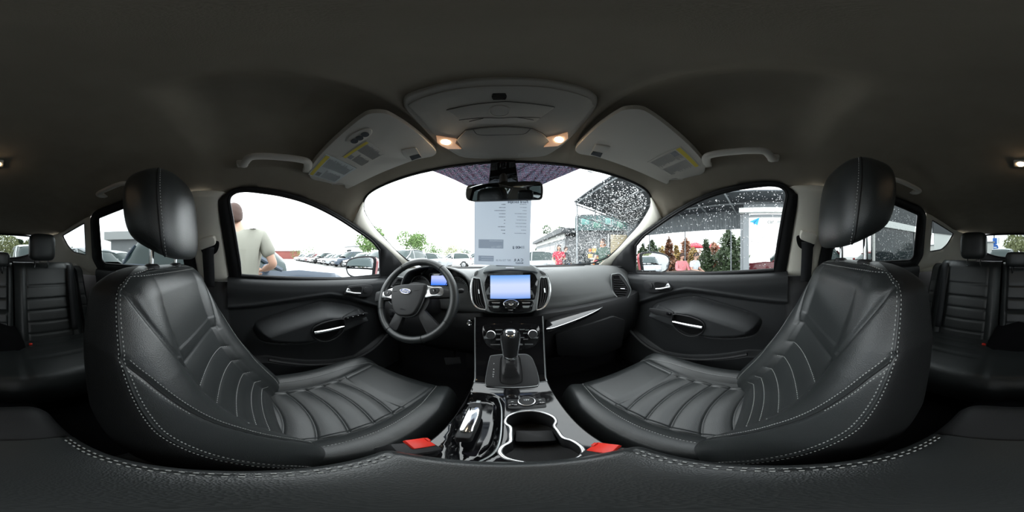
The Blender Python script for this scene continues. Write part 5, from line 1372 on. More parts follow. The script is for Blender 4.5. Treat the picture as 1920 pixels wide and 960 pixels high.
# nothing else on the tunnel
# ------------------------------------------------------------------ outside the car (the camera is level with the street; the parked car leans one degree)
ME = Matrix(((R_.x, F_.x, U_.x, 0), (R_.y, F_.y, U_.y, 0), (R_.z, F_.z, U_.z, 0), (0, 0, 0, 1)))
G0 = GROUND
def polar(px, r, z=G0):
    a = (px-960)*math.pi/960; return Vector((r*math.sin(a), r*math.cos(a), z))
def elz(py, r): return r*math.tan((480-py)*math.pi/960)
def xthing(name, label, cat, loc, rz=0, group=None):
    o = bpy.data.objects.new(name, None); o.empty_display_size = .1
    o.matrix_world = ME @ Matrix.Translation(Vector(loc)) @ Matrix.Rotation(rz, 4, 'Z')
    COL.objects.link(o); return tag(o, label, cat, group)
def adopt(o, parent):       # parts authored in the thing's own coordinates
    o.parent = parent; return o
M_ASPH = mat('wet_asphalt', (.30, .30, .29), .45, spec=.4, bump=.4, bscale=40, var=.25, vscale=.5)
rows = [[ME @ Vector((x, y, G0)) for x in np.linspace(-160, 160, 9)] for y in np.linspace(-160, 160, 9)]
gd_ = loft('ground', rows, M_ASPH); tag(gd_, 'pale wet asphalt of the car lot', None, None, 'structure')
M_TIRE = mat('tyre_rubber', (.02, .02, .02), .8); M_RIMM = mat('alloy_rim', (.45, .46, .47), .35, metal=.8)
M_CARGLASS = mat('car_glass', (.03, .05, .05), .08, spec=.4); M_LAMPR = mat('red_tail_lamp', (.35, .01, .01), .2); M_LAMPW = mat('head_lamp', (.7, .72, .74), .1, coat=.5)
M_PLATE = mat('number_plate', (.75, .76, .76), .5); M_BUMP = mat('bumper_plastic', (.03, .03, .032), .6)
def paint(name, c): return mat('paint_'+name, c, .3, spec=.35, coat=.25)
PAINTS = {'white': paint('white', (.78, .79, .80)), 'silver': paint('silver', (.42, .44, .46)), 'grey': paint('grey', (.16, .17, .18)), 'black': paint('black', (.008, .009, .010)), 'red': paint('red', (.25, .012, .016)), 'blue': paint('blue', (.06, .08, .11)), 'darkred': paint('darkred', (.075, .005, .009)), 'brightblue': paint('brightblue', (.04, .09, .32))}
KIND = {   # stations: y, floor z, belt z, half width, roof z (0 = none), roof half width
 'suv': dict(L=4.5, st=[(-2.22, .42, .85, .70, 0, 0), (-2.18, .30, 1.02, .84, 1.10, .62), (-1.75, .24, 1.04, .90, 1.58, .62), (-1.0, .22, 1.03, .92, 1.68, .62), (0, .22, 1.0, .92, 1.68, .62), (.55, .22, .98, .92, 1.58, .58), (1.05, .22, .97, .91, 1.15, .60), (1.25, .22, .98, .90, 0, 0), (1.9, .24, .90, .86, 0, 0), (2.18, .30, .76, .74, 0, 0), (2.25, .40, .60, .62, 0, 0)]),
 'hatch': dict(L=4.1, st=[(-2.0, .40, .80, .68, 0, 0), (-1.96, .28, .95, .80, 1.05, .58), (-1.5, .22, .95, .86, 1.42, .58), (-.8, .2, .93, .87, 1.50, .57), (0, .2, .90, .87, 1.49, .57), (.45, .2, .89, .87, 1.38, .54), (1.0, .2, .88, .86, 1.0, .58), (1.15, .2, .88, .85, 0, 0), (1.7, .22, .80, .80, 0, 0), (1.98, .28, .68, .68, 0, 0), (2.04, .38, .55, .58, 0, 0)]),
 'sedan': dict(L=4.6, st=[(-2.3, .40, .75, .68, 0, 0), (-2.2, .28, .98, .82, 0, 0), (-1.6, .22, 1.0, .88, 1.06, .60), (-1.0, .2, .95, .89, 1.42, .57), (-.3, .2, .92, .89, 1.47, .57), (.3, .2, .90, .89, 1.38, .54), (.95, .2, .89, .88, .98, .60), (1.15, .2, .89, .87, 0, 0), (1.9, .22, .80, .82, 0, 0), (2.22, .28, .68, .70, 0, 0), (2.3, .38, .55, .58, 0, 0)])}
CAR_CACHE = {}
def car(kind, colour, loc, rz, label, group=None, price_card=False):
    K = KIND[kind]; st = K['st']; C_ = xthing('parked_car', label, 'car', loc, rz, group); pm = PAINTS[colour]
    if kind not in CAR_CACHE:
        parts = {}
        rows = []
        ys = [s[0] for s in st]
        fine = sorted(set(list(np.linspace(ys[0], ys[-1], 40))+ys))
        for y in fine:
            f, b, w = [np.interp(y, ys, [s[i] for s in st]) for i in (1, 2, 3)]
            arch = max([max(0, 1-((y-wy)/.40)**2) for wy in (-K['L']*.30, K['L']*.315)])
            half = [(w*.80, f), (w*.97, f+.06), (w, f+.25), (w*.99, (f+b)/2+.1), (w*.97, b-.08), (w*.92, b), (w*.55, b+.025), (0, b+.035)]
            if arch > 0: half = [(x-(.17*min(1, arch*3) if z < f+.30*math.sqrt(arch) else 0), max(z, f+.36*math.sqrt(arch)) if i < 3 else z) for i, (x, z) in enumerate(half)]
            rows.append([(x, y, z) for x, z in half]+[(-x, y, z) for x, z in reversed(half[:-1])])
        parts['body'] = (rows, 'loft')
        g = [s for s in st if s[4] > 0]; gr = []
        for y in np.linspace(g[0][0], g[-1][0], 24):
            b = np.interp(y, ys, [s[2] for s in st]); w = np.interp(y, ys, [s[3] for s in st]); z = np.interp(y, [s[0] for s in g], [s[4] for s in g]); rw = np.interp(y, [s[0] for s in g], [s[5] for s in g])
            half = [(w*.93, b-.03), (w*.90, b+.02), ((w*.90+rw)/2+.03, (b+z)/2), (rw+.02, z-.05), (rw*.8, z), (0, z+.015)]
            gr.append([(x, y, q) for x, q in half]+[(-x, y, q) for x, q in reversed(half[:-1])])
        parts['glass'] = (gr, 'loft')
        rf = []
        zmax = max(s[4] for s in g)
        for y in np.linspace(g[0][0], g[-1][0], 24):
            z = np.interp(y, [s[0] for s in g], [s[4] for s in g]); rw = np.interp(y, [s[0] for s in g], [s[5] for s in g])
            if z > zmax-.16: rf.append([(x*(rw+.03), y, z-.045*abs(x)**4+.022) for x in np.linspace(-1, 1, 9)])
        parts['roof'] = (rf, 'roof')
        CAR_CACHE[kind] = parts
        K['me'] = {}
    def lf(nm, rows, m, sol=0):
        key = (nm, m.name)
        if key not in K['me']:
            o = loft(nm, rows, m); K['me'][key] = o.data
            if nm == 'body':
                bm = bmesh.new(); bm.from_mesh(o.data); n = len(rows[0]); bm.verts.ensure_lookup_table()
                for r0 in (0, (len(rows)-1)*n):
                    try: bm.faces.new([bm.verts[r0+i] for i in range(n)])
                    except Exception: pass
                bmesh.ops.recalc_face_normals(bm, faces=bm.faces[:]); bm.to_mesh(o.data); bm.free()
        else:
            o = bpy.data.objects.new(nm, K['me'][key]); COL.objects.link(o)
        adopt(o, C_)
        if sol: solid(o, sol)
        return o
    P = CAR_CACHE[kind]
    lf('body', P['body'][0], pm); lf('glass', P['glass'][0], M_CARGLASS); lf('roof', P['roof'][0], pm, .03)
    g = [s for s in st if s[4] > 0]; ys = [s[0] for s in st]
    for s in (-1, 1):
        key = ('pillars', s, pm.name)
        for py_ in (g[0][0]+.08, -.15, g[-2][0]-.02):
            b = np.interp(py_, ys, [q[2] for q in st]); w = np.interp(py_, ys, [q[3] for q in st]); yr = py_+(.25 if py_ < -.5 else -.5 if py_ > .2 else 0)
            z = np.interp(yr, [q[0] for q in g], [q[4] for q in g]); rw = np.interp(yr, [q[0] for q in g], [q[5] for q in g])
            kk = ('pillar', s, round(py_, 2), pm.name)
            if kk not in K['me']:
                o = tube('pillar', [(s*w*.90, py_+(.45 if py_ > .2 else 0), b), (s*((w*.9+rw)/2+.03), (py_+yr)/2+(.1 if py_ > .2 else 0), (b+z)/2), (s*(rw+.02), yr, z-.03)], .035, pm, None, segs=6); K['me'][kk] = o.data
            else: o = bpy.data.objects.new('pillar', K['me'][kk]); COL.objects.link(o)
            adopt(o, C_)
        for wy in (-K['L']*.30, K['L']*.315):
            w = np.interp(wy, ys, [q[3] for q in st])
            kk = ('wheel', s, round(wy, 2))
            if kk not in K['me']:
                o = lathe('wheel', [(.20, -.02), (.31, -.015), (.335, .02), (.335, .17), (.31, .20), (.22, .205)], (s*(w-.19), wy, .335), (s, 0, 0), M_TIRE, None, 20); K['me'][kk] = o.data
                r_ = lathe('rim', [(.225, .19), (.215, .205), (.07, .185), (.05, .20), (.0001, .20)], (s*(w-.19), wy, .335), (s, 0, 0), M_RIMM, None, 20); K['me'][kk+('r',)] = r_.data
            else:
                o = bpy.data.objects.new('wheel', K['me'][kk]); COL.objects.link(o); r_ = bpy.data.objects.new('rim', K['me'][kk+('r',)]); COL.objects.link(r_)
            adopt(o, C_); adopt(r_, o)
        adopt(box('head_lamp', (s*.60, st[-2][0]-.06, .70), (.30, .22, .13), M_LAMPW, None, bevel=.04), C_)
        adopt(box('tail_lamp', (s*.66, st[1][0]+.04, .88), (.22, .14, .17), M_LAMPR, None, bevel=.03), C_)
        adopt(box('side_mirror', (s*(.97), .72, 1.02), (.19, .11, .13), pm, None, bevel=.05, seg=4), C_)
    adopt(box('grille', (0, st[-1][0]-.02, .58), (.75, .06, .16), M_BUMP, None, bevel=.02), C_)
    adopt(box('front_bumper', (0, st[-1][0]-.08, .34), (1.25, .16, .14), M_BUMP, None, bevel=.04), C_)
    adopt(box('number_plate', (0, st[-1][0]+.02, .45), (.52, .02, .11), M_PLATE, None), C_)
    adopt(box('rear_plate', (0, st[0][0]-.012, .72), (.52, .02, .11), M_PLATE, None), C_)
    if price_card: adopt(box('price_card', (.935 if price_card > 0 else -.935, -.1, 1.2), (.012, .24, .3), M_PAPER, None), C_)
    return C_
GRP = 'cars parked in a row across the lot'
cols = ['silver', 'white', 'white', 'blue', 'silver', 'white', 'black', 'white', 'red', 'silver', 'grey', 'white', 'silver']
kinds = ['suv', 'suv', 'hatch', 'suv', 'sedan', 'hatch', 'suv', 'sedan', 'hatch', 'suv', 'sedan', 'hatch', 'suv']
word = ['first', 'second', 'third', 'fourth', 'fifth', 'sixth', 'seventh', 'eighth', 'ninth', 'tenth', 'eleventh', 'twelfth', 'thirteenth']
for k in range(13):
    car(kinds[k], cols[k], (-7.6-2.75*k, 9.8+.18*k, G0), math.pi+random.Random(k).uniform(-.04, .04), '%s car parked nose out, %s in the row from the windscreen pillar' % (cols[k], word[k]), GRP)
car('suv', 'blue', (-3.30, -.58, G0), 0, 'dark blue grey car parked right beside the driver door')
car('hatch', 'white', polar(851, 17.5), math.radians(96), 'white hatchback side-on left of the price sheet, card in its window', price_card=-1)
car('sedan', 'silver', polar(800, 15.2), math.radians(94), 'silver sedan partly hidden above the steering wheel')
car('suv', 'silver', polar(893, 26), math.radians(100), 'silver off-roader far behind the price sheet')
car('hatch', 'silver', polar(996, 10.9), math.radians(74), 'silver hatchback with alloy wheel right of the price sheet')
car('sedan', 'white', polar(984, 21), math.radians(8), 'white sedan behind the silver hatchback right of the price sheet')
car('suv', 'darkred', (7.3, -1.15, G0), 0, 'dark red off-roader parked below the white board')
car('suv', 'black', polar(1345, 15.5), math.radians(82), 'black off-roader behind the small conifers')
car('sedan', 'grey', (3.2, -6.1, G0), math.radians(4), 'grey sedan seen under the passenger headrest')
car('hatch', 'red', (8.0, -6.0, G0), math.radians(8), 'red hatchback behind the grey sedan under the passenger headrest')
car('sedan', 'white', (-5.4, -6.2, G0), math.radians(12), 'white sedan seen through the driver side rear window')
car('hatch', 'silver', (-3.3, -5.2, G0), math.radians(-4), 'silver hatchback behind the driver headrest')
car('suv', 'white', (-1.4, -7.2, G0), math.radians(2), 'white off-roader right behind the rear window, left of the middle headrest')
car('suv', 'silver', (1.5, -11.0, G0), math.radians(-2), 'silver off-roader behind the rear window below the blue road sign')

# ------------------------------------------------------------------ side mirrors of this car
M_BODYRED = paint('ruby', (.42, .02, .03)); M_SIDEMIR = mat('side_mirror_glass', (.72, .75, .77), .01, metal=1.)
for sx, sd in ((-1, 'driver'), (1, 'passenger')):
    q = lambda x, y, X=.95: (lambda p: Vector((sx*p.x, p.y, p.z)))(onX(x, y, X))
    SM = thing('side_mirror', 'red door mirror outside the %s window' % sd, 'mirror', (sx*.93, .80, -.2), group='door mirrors')
    n = Vector((-.40*sx, -.915, .03)).normalized(); c = Vector((sx*.93, .70, .0)); c = onX(1226, 491, .93); c = Vector((sx*c.x, c.y, c.z))
    f = lambda x, y: (lambda d: (lambda p: p)(d))(None)
    def mp_(x, y):
        d = ray(x, y); d = Vector((sx*d.x, d.y, d.z)); return d*(c.dot(n)/d.dot(n))
    o = [(1202, 478), (1212, 474.5), (1228, 474.5), (1244, 477.5), (1252, 483), (1253.5, 491), (1251, 503), (1243, 509), (1225, 512), (1208, 512), (1204, 498)]
    P = catmull([mp_(*p) for p in o], 3, True); cc = sum(P, Vector())/len(P)
    rows = [[cc+(p-cc)*s_-n*d_ for p in P] for s_, d_ in ((.97, .004), (1.02, .006), (1.04, .02), (1.03, .06), (.92, .10), (.6, .125), (.2, .135))]
    HS = loft('mirror_housing', rows, M_BODYRED, SM, closed=True)
    slab('mirror_glass', [cc+(p-cc)*.95 for p in P], .003, M_SIDEMIR, SM, lift=.010)
    slab('housing_edge', [cc+(p-cc)*1.03 for p in P], .01, M_RUB, SM, lift=.0085)
    tube('rim_edge', [cc+(p-cc)*1.03-n*.003 for p in P], .009, M_RUB, SM, closed=True, segs=8)
    tube('mirror_foot', [cc+n*-.05+Vector((sx*-.02, 0, -.06)), Vector((sx*.83, .83, cc.z-.10)), Vector((sx*.76, .86, cc.z-.09))], .025, M_RUB, SM)

# ------------------------------------------------------------------ trees
M_STEEL = mat('grey_steel', (.20, .22, .235), .5)
M_BARK = mat('bark', (.10, .075, .05), .9)
def leafmat(n, c): return mat(n, c, .7, var=.5, vscale=2.5)
LEAF = {'green': leafmat('leaf_green', (.12, .20, .06)), 'dark': leafmat('leaf_dark', (.05, .08, .035)), 'gold': leafmat('leaf_gold', (.30, .20, .06)), 'rust': leafmat('leaf_rust', (.24, .11, .06)), 'pale': leafmat('leaf_pale', (.26, .28, .14))}
def tree(loc, h, w, leaf, label, cat='tree', cone=False, n=1900, trunk=.25, ls=.10, group=None, seed=0, lobes=7):
    r = random.Random(seed+int(h*100)); T = xthing('conifer' if cone else 'tree', label, cat, loc, 0, group)
    V = []; F = []
    tz = h*trunk
    blobs = [(Vector((r.gauss(0, .27)*w, r.gauss(0, .27)*w, tz+(h-tz)*r.uniform(.2, .82))), r.uniform(.24, .42)*w) for _ in range(lobes)]
    for i in range(n):
        if cone:
            t = r.random()**.7; z = h*.05+h*.95*(1-t)*r.uniform(.82, 1.0); rad = w*.5*(t**.75+.06)*(.7+.5*math.sin(i*2.4+z*5)**2+.25*math.sin(z*7+h*9)); a = r.uniform(0, 6.283); p = Vector((rad*math.cos(a)*r.uniform(.5, 1), rad*math.sin(a)*r.uniform(.5, 1), z))
        else:
            b, br = r.choice(blobs); d = Vector((r.gauss(0, 1), r.gauss(0, 1), r.gauss(0, 1))).normalized(); p = b+d*br*r.uniform(.65, 1)
            p.z = max(p.z, tz*.7)
        s = ls*h*r.uniform(.3, .8)*(.62 if not cone else .5); u = Vector((r.gauss(0, 1), r.gauss(0, 1), r.gauss(0, 1))).normalized(); v = u.orthogonal().normalized()
        k = len(V); V += [p+u*s, p+v*s*.6, p-u*s, p-v*s*.6]; F.append((k, k+1, k+2, k+3))
    adopt(mesh('foliage', V, F, LEAF[leaf], None, False, kind='stuff'), T)
    adopt(tube('trunk', [(0, 0, 0), (.02*w, 0, h*.4), (0, 0, h*.8)], [.02*h, .014*h, .004*h], M_BARK, None, segs=7), T)
    if not cone:
        for k in range(4):
            b = blobs[k][0]; adopt(tube('branch', [(0, 0, tz+.05*h*k), (b.x*.6, b.y*.6, (tz+b.z)/2+.05*h), tuple(b)], [.009*h, .006*h, .003*h], M_BARK, None, segs=5), T)
    return T
tree(polar(775, 42), 7.2, 6, 'green', 'round green tree above the steering wheel rim', seed=1)
tree(polar(810, 56), 5.0, 6, 'green', 'low green tree right of the round tree behind the wheel', seed=2, trunk=.1)
tree(polar(846, 76), 5.4, 7, 'pale', 'low pale tree far behind the white hatchback', seed=3, trunk=.1)
tree(polar(690, 34), 6.2, 6, 'green', 'green tree above the driver door mirror', seed=4)
tree(polar(712, 45), 6.0, 5, 'dark', 'dark green tree beside the driver side windscreen pillar', seed=5)
tree(polar(573, 56), 4.3, 9, 'green', 'wide green tree at the far end of the car row', seed=6, trunk=.1)
tree(polar(1031, 38), 9.2, 3.6, 'dark', 'tall slim dark tree left of the shop', seed=7, n=700, lobes=9)
tree(polar(1020, 47), 6, 4, 'dark', 'low dark tree beside the tall slim tree', seed=8)
tree(polar(868, 98), 6.2, 9, 'dark', 'dark bushy tree at the left edge of the price sheet', seed=21, trunk=.1)
# conifers and bushes beyond the terrace
crow = [(1205, 9.2, 2.0, .9, 'dark'), (1222, 8.6, 2.2, 1.0, 'dark'), (1240, 9.6, 1.9, 1.1, 'gold'), (1254, 8.8, 2.3, .8, 'rust'), (1268, 9.6, 2.0, 1.1, 'gold'), (1286, 10., 2.4, 1.5, 'rust'), (1324, 9.8, 2.3, .9, 'dark'), (1339, 10.6, 2.2, 1.2, 'rust'), (1366, 8.6, 2.75, 1.5, 'dark'), (1386, 8.9, 2.3, 1.2, 'dark'), (1300, 9.6, 1.8, 1.3, 'gold')]
nmz = ['dark slim conifer nearest the passenger door mirror', 'dark conifer, second from the passenger door mirror', 'golden bushy conifer behind the passenger door mirror', 'slim rust brown conifer left of the pink top', 'golden low conifer behind the woman in pink', 'wide rust coloured conifer above the seated pair', 'slim dark conifer right of the seated pair', 'rust coloured conifer above the black off-roader', 'tallest dense green conifer beside the grey post', 'dark green conifer half hidden by the grey post', 'golden conifer behind the man in white']
for k_, ((px, r, h, w, lf_), nm) in enumerate(zip(crow, nmz)):
    r1 = 8.5+1.9*(0 if k_ == 8 else 2 if k_ == 9 else k_ % 3); w *= (.75 if k_ in (4, 5, 9, 10) else 1); h = 1.2+(h-1.2)*r1/r; w = w*r1/r*.85; r = r1
    tree(polar(px, r), h, w*1.55, lf_, nm, cone=True, n=1900, ls=.15, group='small conifers beyond the terrace', seed=px)
for px, r, h, w, lf_, nm in ((1216, 16, 2.6, 2.4, 'rust', 'brown brushwood far behind the passenger door mirror'), (1258, 21, 2.8, 2.6, 'pale', 'pale bush between the golden conifers'), (1310, 19.5, 3.0, 2.6, 'rust', 'brown brushwood behind the red parasols'), (1345, 23, 3.1, 2.6, 'dark', 'dark bush behind the black off-roader')):
    tree(polar(px, r), h, w, lf_, nm, seed=px, trunk=.05, n=1500)
M_PARA = mat('red_parasol_cloth', (.40, .02, .04), .7)
for px, r, nm in ((1304, 16.3, 'red parasol above the man in white'), (1335, 18.6, 'red parasol left of the tallest conifer')):
    b = xthing('parasol', nm, 'parasol', polar(px, r), 0, 'red parasols beyond the terrace')
    adopt(tube('pole', [(0, 0, 0), (0, 0, 2.5)], .03, M_STEEL, None, segs=8), b)
    adopt(lathe('parasol_canopy', [(.0001, 2.6), (.45, 2.45), (1.05, 2.15), (1.06, 2.0)], (0, 0, 0), (0, 0, 1), M_PARA, None, 8), b)
# trees behind the rear window
for px, r, h, w, lf_, nm in ((1915, 24, 4.6, 4, 'pale', 'pale bushy tree in the middle of the rear window'), (14, 30, 5.4, 3.6, 'pale', 'pale tree just left of the middle rear headrest'), (36, 35, 5.6, 2.0, 'dark', 'slim dark tree in the rear window'), (58, 24, 4.2, 3.0, 'pale', 'pale tree at the driver side edge of the rear window'), (120, 26, 3.6, 3, 'dark', 'dark shrub seen at the corner of the driver side quarter window')):
    tree(polar(px, r), h, w, lf_, nm, seed=px+50, trunk=.12)

# ------------------------------------------------------------------ far buildings
M_WALLG = mat('grey_render', (.26, .27, .28), .8, var=.08, vscale=.6); M_WALLR = mat('rust_red_wall', (.22, .07, .06), .8, var=.1, vscale=.3); M_WALLW = mat('white_render', (.62, .62, .60), .8, var=.06, vscale=.5); M_ROOFG = mat('pale_roof', (.45, .46, .46), .7); M_DARKG = mat('dark_shop_glass', (.02, .025, .028), .08, coat=.4)
def xbox(nm, c, s, m, par, rz=0, bevel=0.): return adopt(box(nm, c, s, m, None, bevel=bevel, rot=rz or None), par)
b = xthing('warehouse', 'long low grey warehouse with pale roof band behind the driver side', 'building', (-22, -17, G0), math.radians(36))
xbox('wall', (0, 0, 1.35), (27, 6, 2.7), M_WALLG, b); xbox('roof', (0, 0, 3.0), (28, 7, .7), M_ROOFG, b)
for k in range(7):
    w_ = xbox('window', (-12+4*k, -3.02, 1.6), (1.6, .06, 1.0), M_WALLW, b); adopt(box('pane', (-12+4*k, -3.06, 1.6), (1.4, .03, .8), M_DARKG, None), w_)
    w_ = xbox('window', (-12+4*k, 3.02, 1.6), (1.6, .06, 1.0), M_WALLW, b); adopt(box('pane', (-12+4*k, 3.06, 1.6), (1.4, .03, .8), M_DARKG, None), w_)
b = xthing('kiosk', 'small orange red kiosk behind the driver headrest post', 'building', (-9.3, -8.4, G0), math.radians(30))
xbox('wall', (0, 0, .85), (.9, .8, 1.7), mat('orange_red_wall', (.30, .06, .035), .7), b); xbox('roof', (0, 0, 1.75), (1.0, .9, .1), M_ROOFG, b); xbox('window', (0, .41, 1.1), (.5, .04, .5), M_DARKG, b)
b = xthing('factory', 'rust red hall beyond the far end of the car row', 'building', polar(518, 72), math.radians(80))
xbox('wall', (0, 0, 1.6), (20, 12, 3.2), M_WALLR, b); xbox('roof', (0, 0, 3.35), (20.6, 12.6, .3), M_ROOFG, b); xbox('roof_house', (-3, 0, 4.0), (5, 5, 1.0), M_WALLG, b)
b = xthing('gatehouse', 'small pale building above the parked row beside the door mirror', 'building', polar(668, 48), 0)
xbox('wall', (0, 0, 1.9), (5, 5, 3.8), M_WALLW, b); xbox('roof', (0, 0, 3.9), (5.6, 5.6, .25), M_WALLG, b); xbox('window', (0, -2.52, 2.4), (2.2, .06, 1.2), M_DARKG, b)

# ------------------------------------------------------------------ shop with poster window and shutter
M_TEAL = mat('dark_teal_sign', (.035, .075, .075), .4, var=.5, vscale=3); M_SHUT = mat('cream_shutter', (.50, .42, .28), .6)
M_CLAD = mat('dark_cladding', (.055, .06, .065), .6)
sh0 = polar(1080, 10.4); sh1 = polar(1188, 10.6); dv_ = (sh1-sh0); ang = math.atan2(dv_.y, dv_.x)
b = xthing('shop', 'dark corner shop with teal sign band, bright posters and a cream shutter', 'shop', (sh0.x, sh0.y, G0), ang); Lw = dv_.length
xbox('wall', (Lw/2, .6, 1.95), (Lw, 1.2, 3.9), M_CLAD, b)
xbox('sign_band', (Lw/2, -.05, 3.3), (Lw+.1, .14, .95), M_TEAL, b)
for k in range(5): adopt(box('sign_shape', (.6+.75*k, -.13, 3.3+.1*(-1)**k), (.5, .03, .42), mat('teal_light_%d' % (k % 2), [(.10, .24, .22), (.05, .16, .12)][k % 2], .5), None, bevel=.08), b)
xbox('door', (.35, -.03, 1.15), (.55, .08, 2.3), M_DARKG, b)
xbox('poster_window', (1.35, -.03, 1.35), (1.25, .08, 2.1), M_DARKG, b)
r_ = random.Random(4)
for k in range(16):
    cxp, czp = .85+1.0*r_.random(), .55+1.6*r_.random()
    adopt(box('poster_patch', (cxp, -.08, czp), (.10+.22*r_.random(), .01, .10+.2*r_.random()), mat('poster_%d' % (k % 4), [(.65, .20, .04), (.60, .40, .10), (.45, .05, .08), (.55, .55, .5)][k % 4], .6), None, bevel=.004), b)
xbox('frame_post', (2.05, -.05, 1.3), (.07, .1, 2.6), M_WALLW, b)
SHU = xbox('shutter', (2.72, -.04, 1.55), (1.05, .06, 2.0), M_SHUT, b)
for k in range(16): adopt(box('shutter_slat', (2.72, -.085, .62+.124*k), (1.03, .03, .10), M_SHUT, None, bevel=.008), SHU)
b2 = xthing('shop_wing', 'long low shop wing with window fronts behind the silver hatchback', 'building', (sh0.x-.1, sh0.y+1.3, G0), math.radians(2))
xbox('wall', (1.5, 5.5, 1.3), (3.4, 11, 2.6), M_WALLG, b2); xbox('roof', (1.4, 5.4, 2.95), (4.2, 12, .35), M_CLAD, b2); xbox('sign_band', (-.25, 5.4, 2.6), (.1, 11, .35), M_WALLW, b2)
for k in range(6):
    w_ = xbox('window', (-.22, 1.2+1.75*k, 1.25), (.06, 1.5, 1.7), M_WALLW, b2); adopt(box('pane', (-.26, 1.2+1.75*k, 1.25), (.03, 1.36, 1.56), M_DARKG, None), w_)

# ------------------------------------------------------------------ metal canopy beside the car
M_CAN = mat('dark_canopy_sheet', (.055, .065, .075), .6, var=.1, vscale=2); M_CORR = mat('corrugated_grey', (.17, .19, .205), .5)
b = xthing('canopy', 'large dark metal canopy on steel posts over the terrace', 'canopy', (5, 4, G0))
def can_z(x): return 3.62-.095*(x-2.6)
for k in range(16):
    y0, y1 = 1.3-4+.36*k, 1.3-4+.36*(k+1)
def sheet(nm, x0, x1, ya0, ya1, yb0, yb1, par):
    V = []
    for x, (p, q_) in ((x0, (ya0, ya1)), (x1, (yb0, yb1))):
        for y in (p, q_): V += [(x-5, y-4, can_z(x)), (x-5, y-4, can_z(x)+.05)]
    return adopt(mesh(nm, V, [(0, 2, 6, 4), (1, 5, 7, 3), (0, 1, 3, 2), (4, 6, 7, 5), (0, 4, 5, 1), (2, 3, 7, 6)], M_CAN, None, False), par)
N = 14
for k in range(N):
    t0, t1 = k/N, (k+1.0)/N
    sheet('roof_sheet', 2.62, 7.3, 1.25+(6.55-1.25)*t0, 1.25+(6.55-1.25)*t1, 1.25+(7.9-1.25)*t0, 1.25+(7.9-1.25)*t1, b)
for k in range(9):
    sheet('roof_sheet', 5.15, 7.3, -3.8+.56*k, -3.8+.56*(k+1), -3.8+.56*k, -3.8+.56*(k+1), b)
for x in (2.7, 3.8, 4.9, 6.0, 7.1):
    adopt(tube('purlin', [(x-5, (1.3 if x < 5 else -3.7)-4, can_z(x)-.06), (x-5, 6.6+.28*(x-2.6)-4, can_z(x)-.06)], .04, M_STEEL, None, segs=4), b)
for k in range(6):
    t = k/5; adopt(tube('rafter', [(2.65-5, 1.35+5.1*t-4, can_z(2.65)-.14), (7.2-5, 1.35+6.4*t-4, can_z(7.2)-.14)], .035, M_STEEL, None, segs=4), b)
for x, y in ((2.75, 6.5), (3.9, 6.95), (5.1, 7.3), (6.2, 7.6)):
    adopt(tube('post', [(x-5, y-4, can_z(x)-.1), (x-5, y-4, 2.9 if x > 2.6 else 0)], .035, M_STEEL, None, segs=6), b)
adopt(tube('truss_bar', [(2.75-5, 6.5-4, 2.95), (6.3-5, 7.6-4, 2.75)], .03, M_STEEL, None, segs=5), b)
adopt(tube('post', [(2.75-5, 6.5-4, 0), (2.75-5, 6.5-4, 3.0)], .05, M_STEEL, None, segs=6), b)
fp0, fp1 = polar(1172, 10.6), polar(1399, 7.0)
fb = xthing('corrugated_fascia', 'grey corrugated metal fascia hanging below the canopy', 'fascia', (fp0.x, fp0.y, 1.17), math.atan2(fp1.y-fp0.y, fp1.x-fp0.x)); Lf_ = (fp1-fp0).length
NP = 8
for k in range(NP):
    x0, x1 = Lf_*k/NP+.001, Lf_*(k+1)/NP-.001; rows = []
    for z in (0, .86):
        rows.append([(x, .02*(1 if int((x-x0)/.06) % 2 else -1), z) for x in np.linspace(x0, x1, 24)])
    o = loft('fascia_panel', rows, M_CORR, None, smooth=False); solid(o, .01); adopt(o, fb)
for k in range(3):
    adopt(tube('hanger', [(Lf_*(k+.9)/3.2, .06, -2.3), (Lf_*(k+.9)/3.2, .06, .9)], .03, M_STEEL, None, segs=6), fb)
# ------------------------------------------------------------------ white board with the paper plane
bd = xthing('advert_board', 'white advertising board with a blue paper plane and car_market lettering', 'sign', (5.9, .12, G0), math.radians(-90))
M_BOARD = mat('white_board', (.74, .76, .74), .5); M_PLANE = mat('plane_blue', (.02, .36, .72), .5); M_PLANE2 = mat('plane_blue_dark', (.01, .24, .55), .5)
# local x runs away to the rear (towards the back of the car), y towards the car, z up
y_ = -.0
def bl2(px, py): # point on the board plane in board coordinates
    a = (px-960)*math.pi/960; e_ = (480-py)*math.pi/960; d = Vector((math.sin(a)*math.cos(e_), math.cos(a)*math.cos(e_), math.sin(e_))); t = 5.86/d.x; p = d*t
    return Vector((-(p.y-.12), -.04, p.z-G0))
X0 = bl2(1404, 430).x; X1 = 2.1
adopt(box('board_panel', ((X0+X1)/2, 0, 2.12), (X1-X0, .06, 1.02), M_BOARD, None), bd)
adopt(box('board_frame', ((X0+X1)/2, -.0, 2.68), (X1-X0+.2, .12, .10), M_STEEL, None), bd)
adopt(box('light_bar', ((X0+X1)/2-.1, -.12, 2.86), (X1-X0+.45, .25, .17), M_BOARD, None), bd)
adopt(box('header', ((X0+X1)/2, .1, 3.05), (X1-X0+.4, .1, .25), M_STEEL, None), bd)
adopt(box('post', (X0-.10, .0, 1.40), (.20, .16, 2.8), M_STEEL, None), bd)
adopt(box('post', (X0-.27, .05, 1.40), (.10, .1, 2.8), M_STEEL, None), bd)
def poly(nm, pts, m): return adopt(slab(nm, [bl2(*p) for p in pts], .004, m, None, towards=(0, -9, 1)), bd)
poly('paper_plane', [(1405.5, 415.5), (1424, 408), (1420, 422.5), (1416.5, 419.5), (1415, 421.5), (1414.3, 418)], M_PLANE)
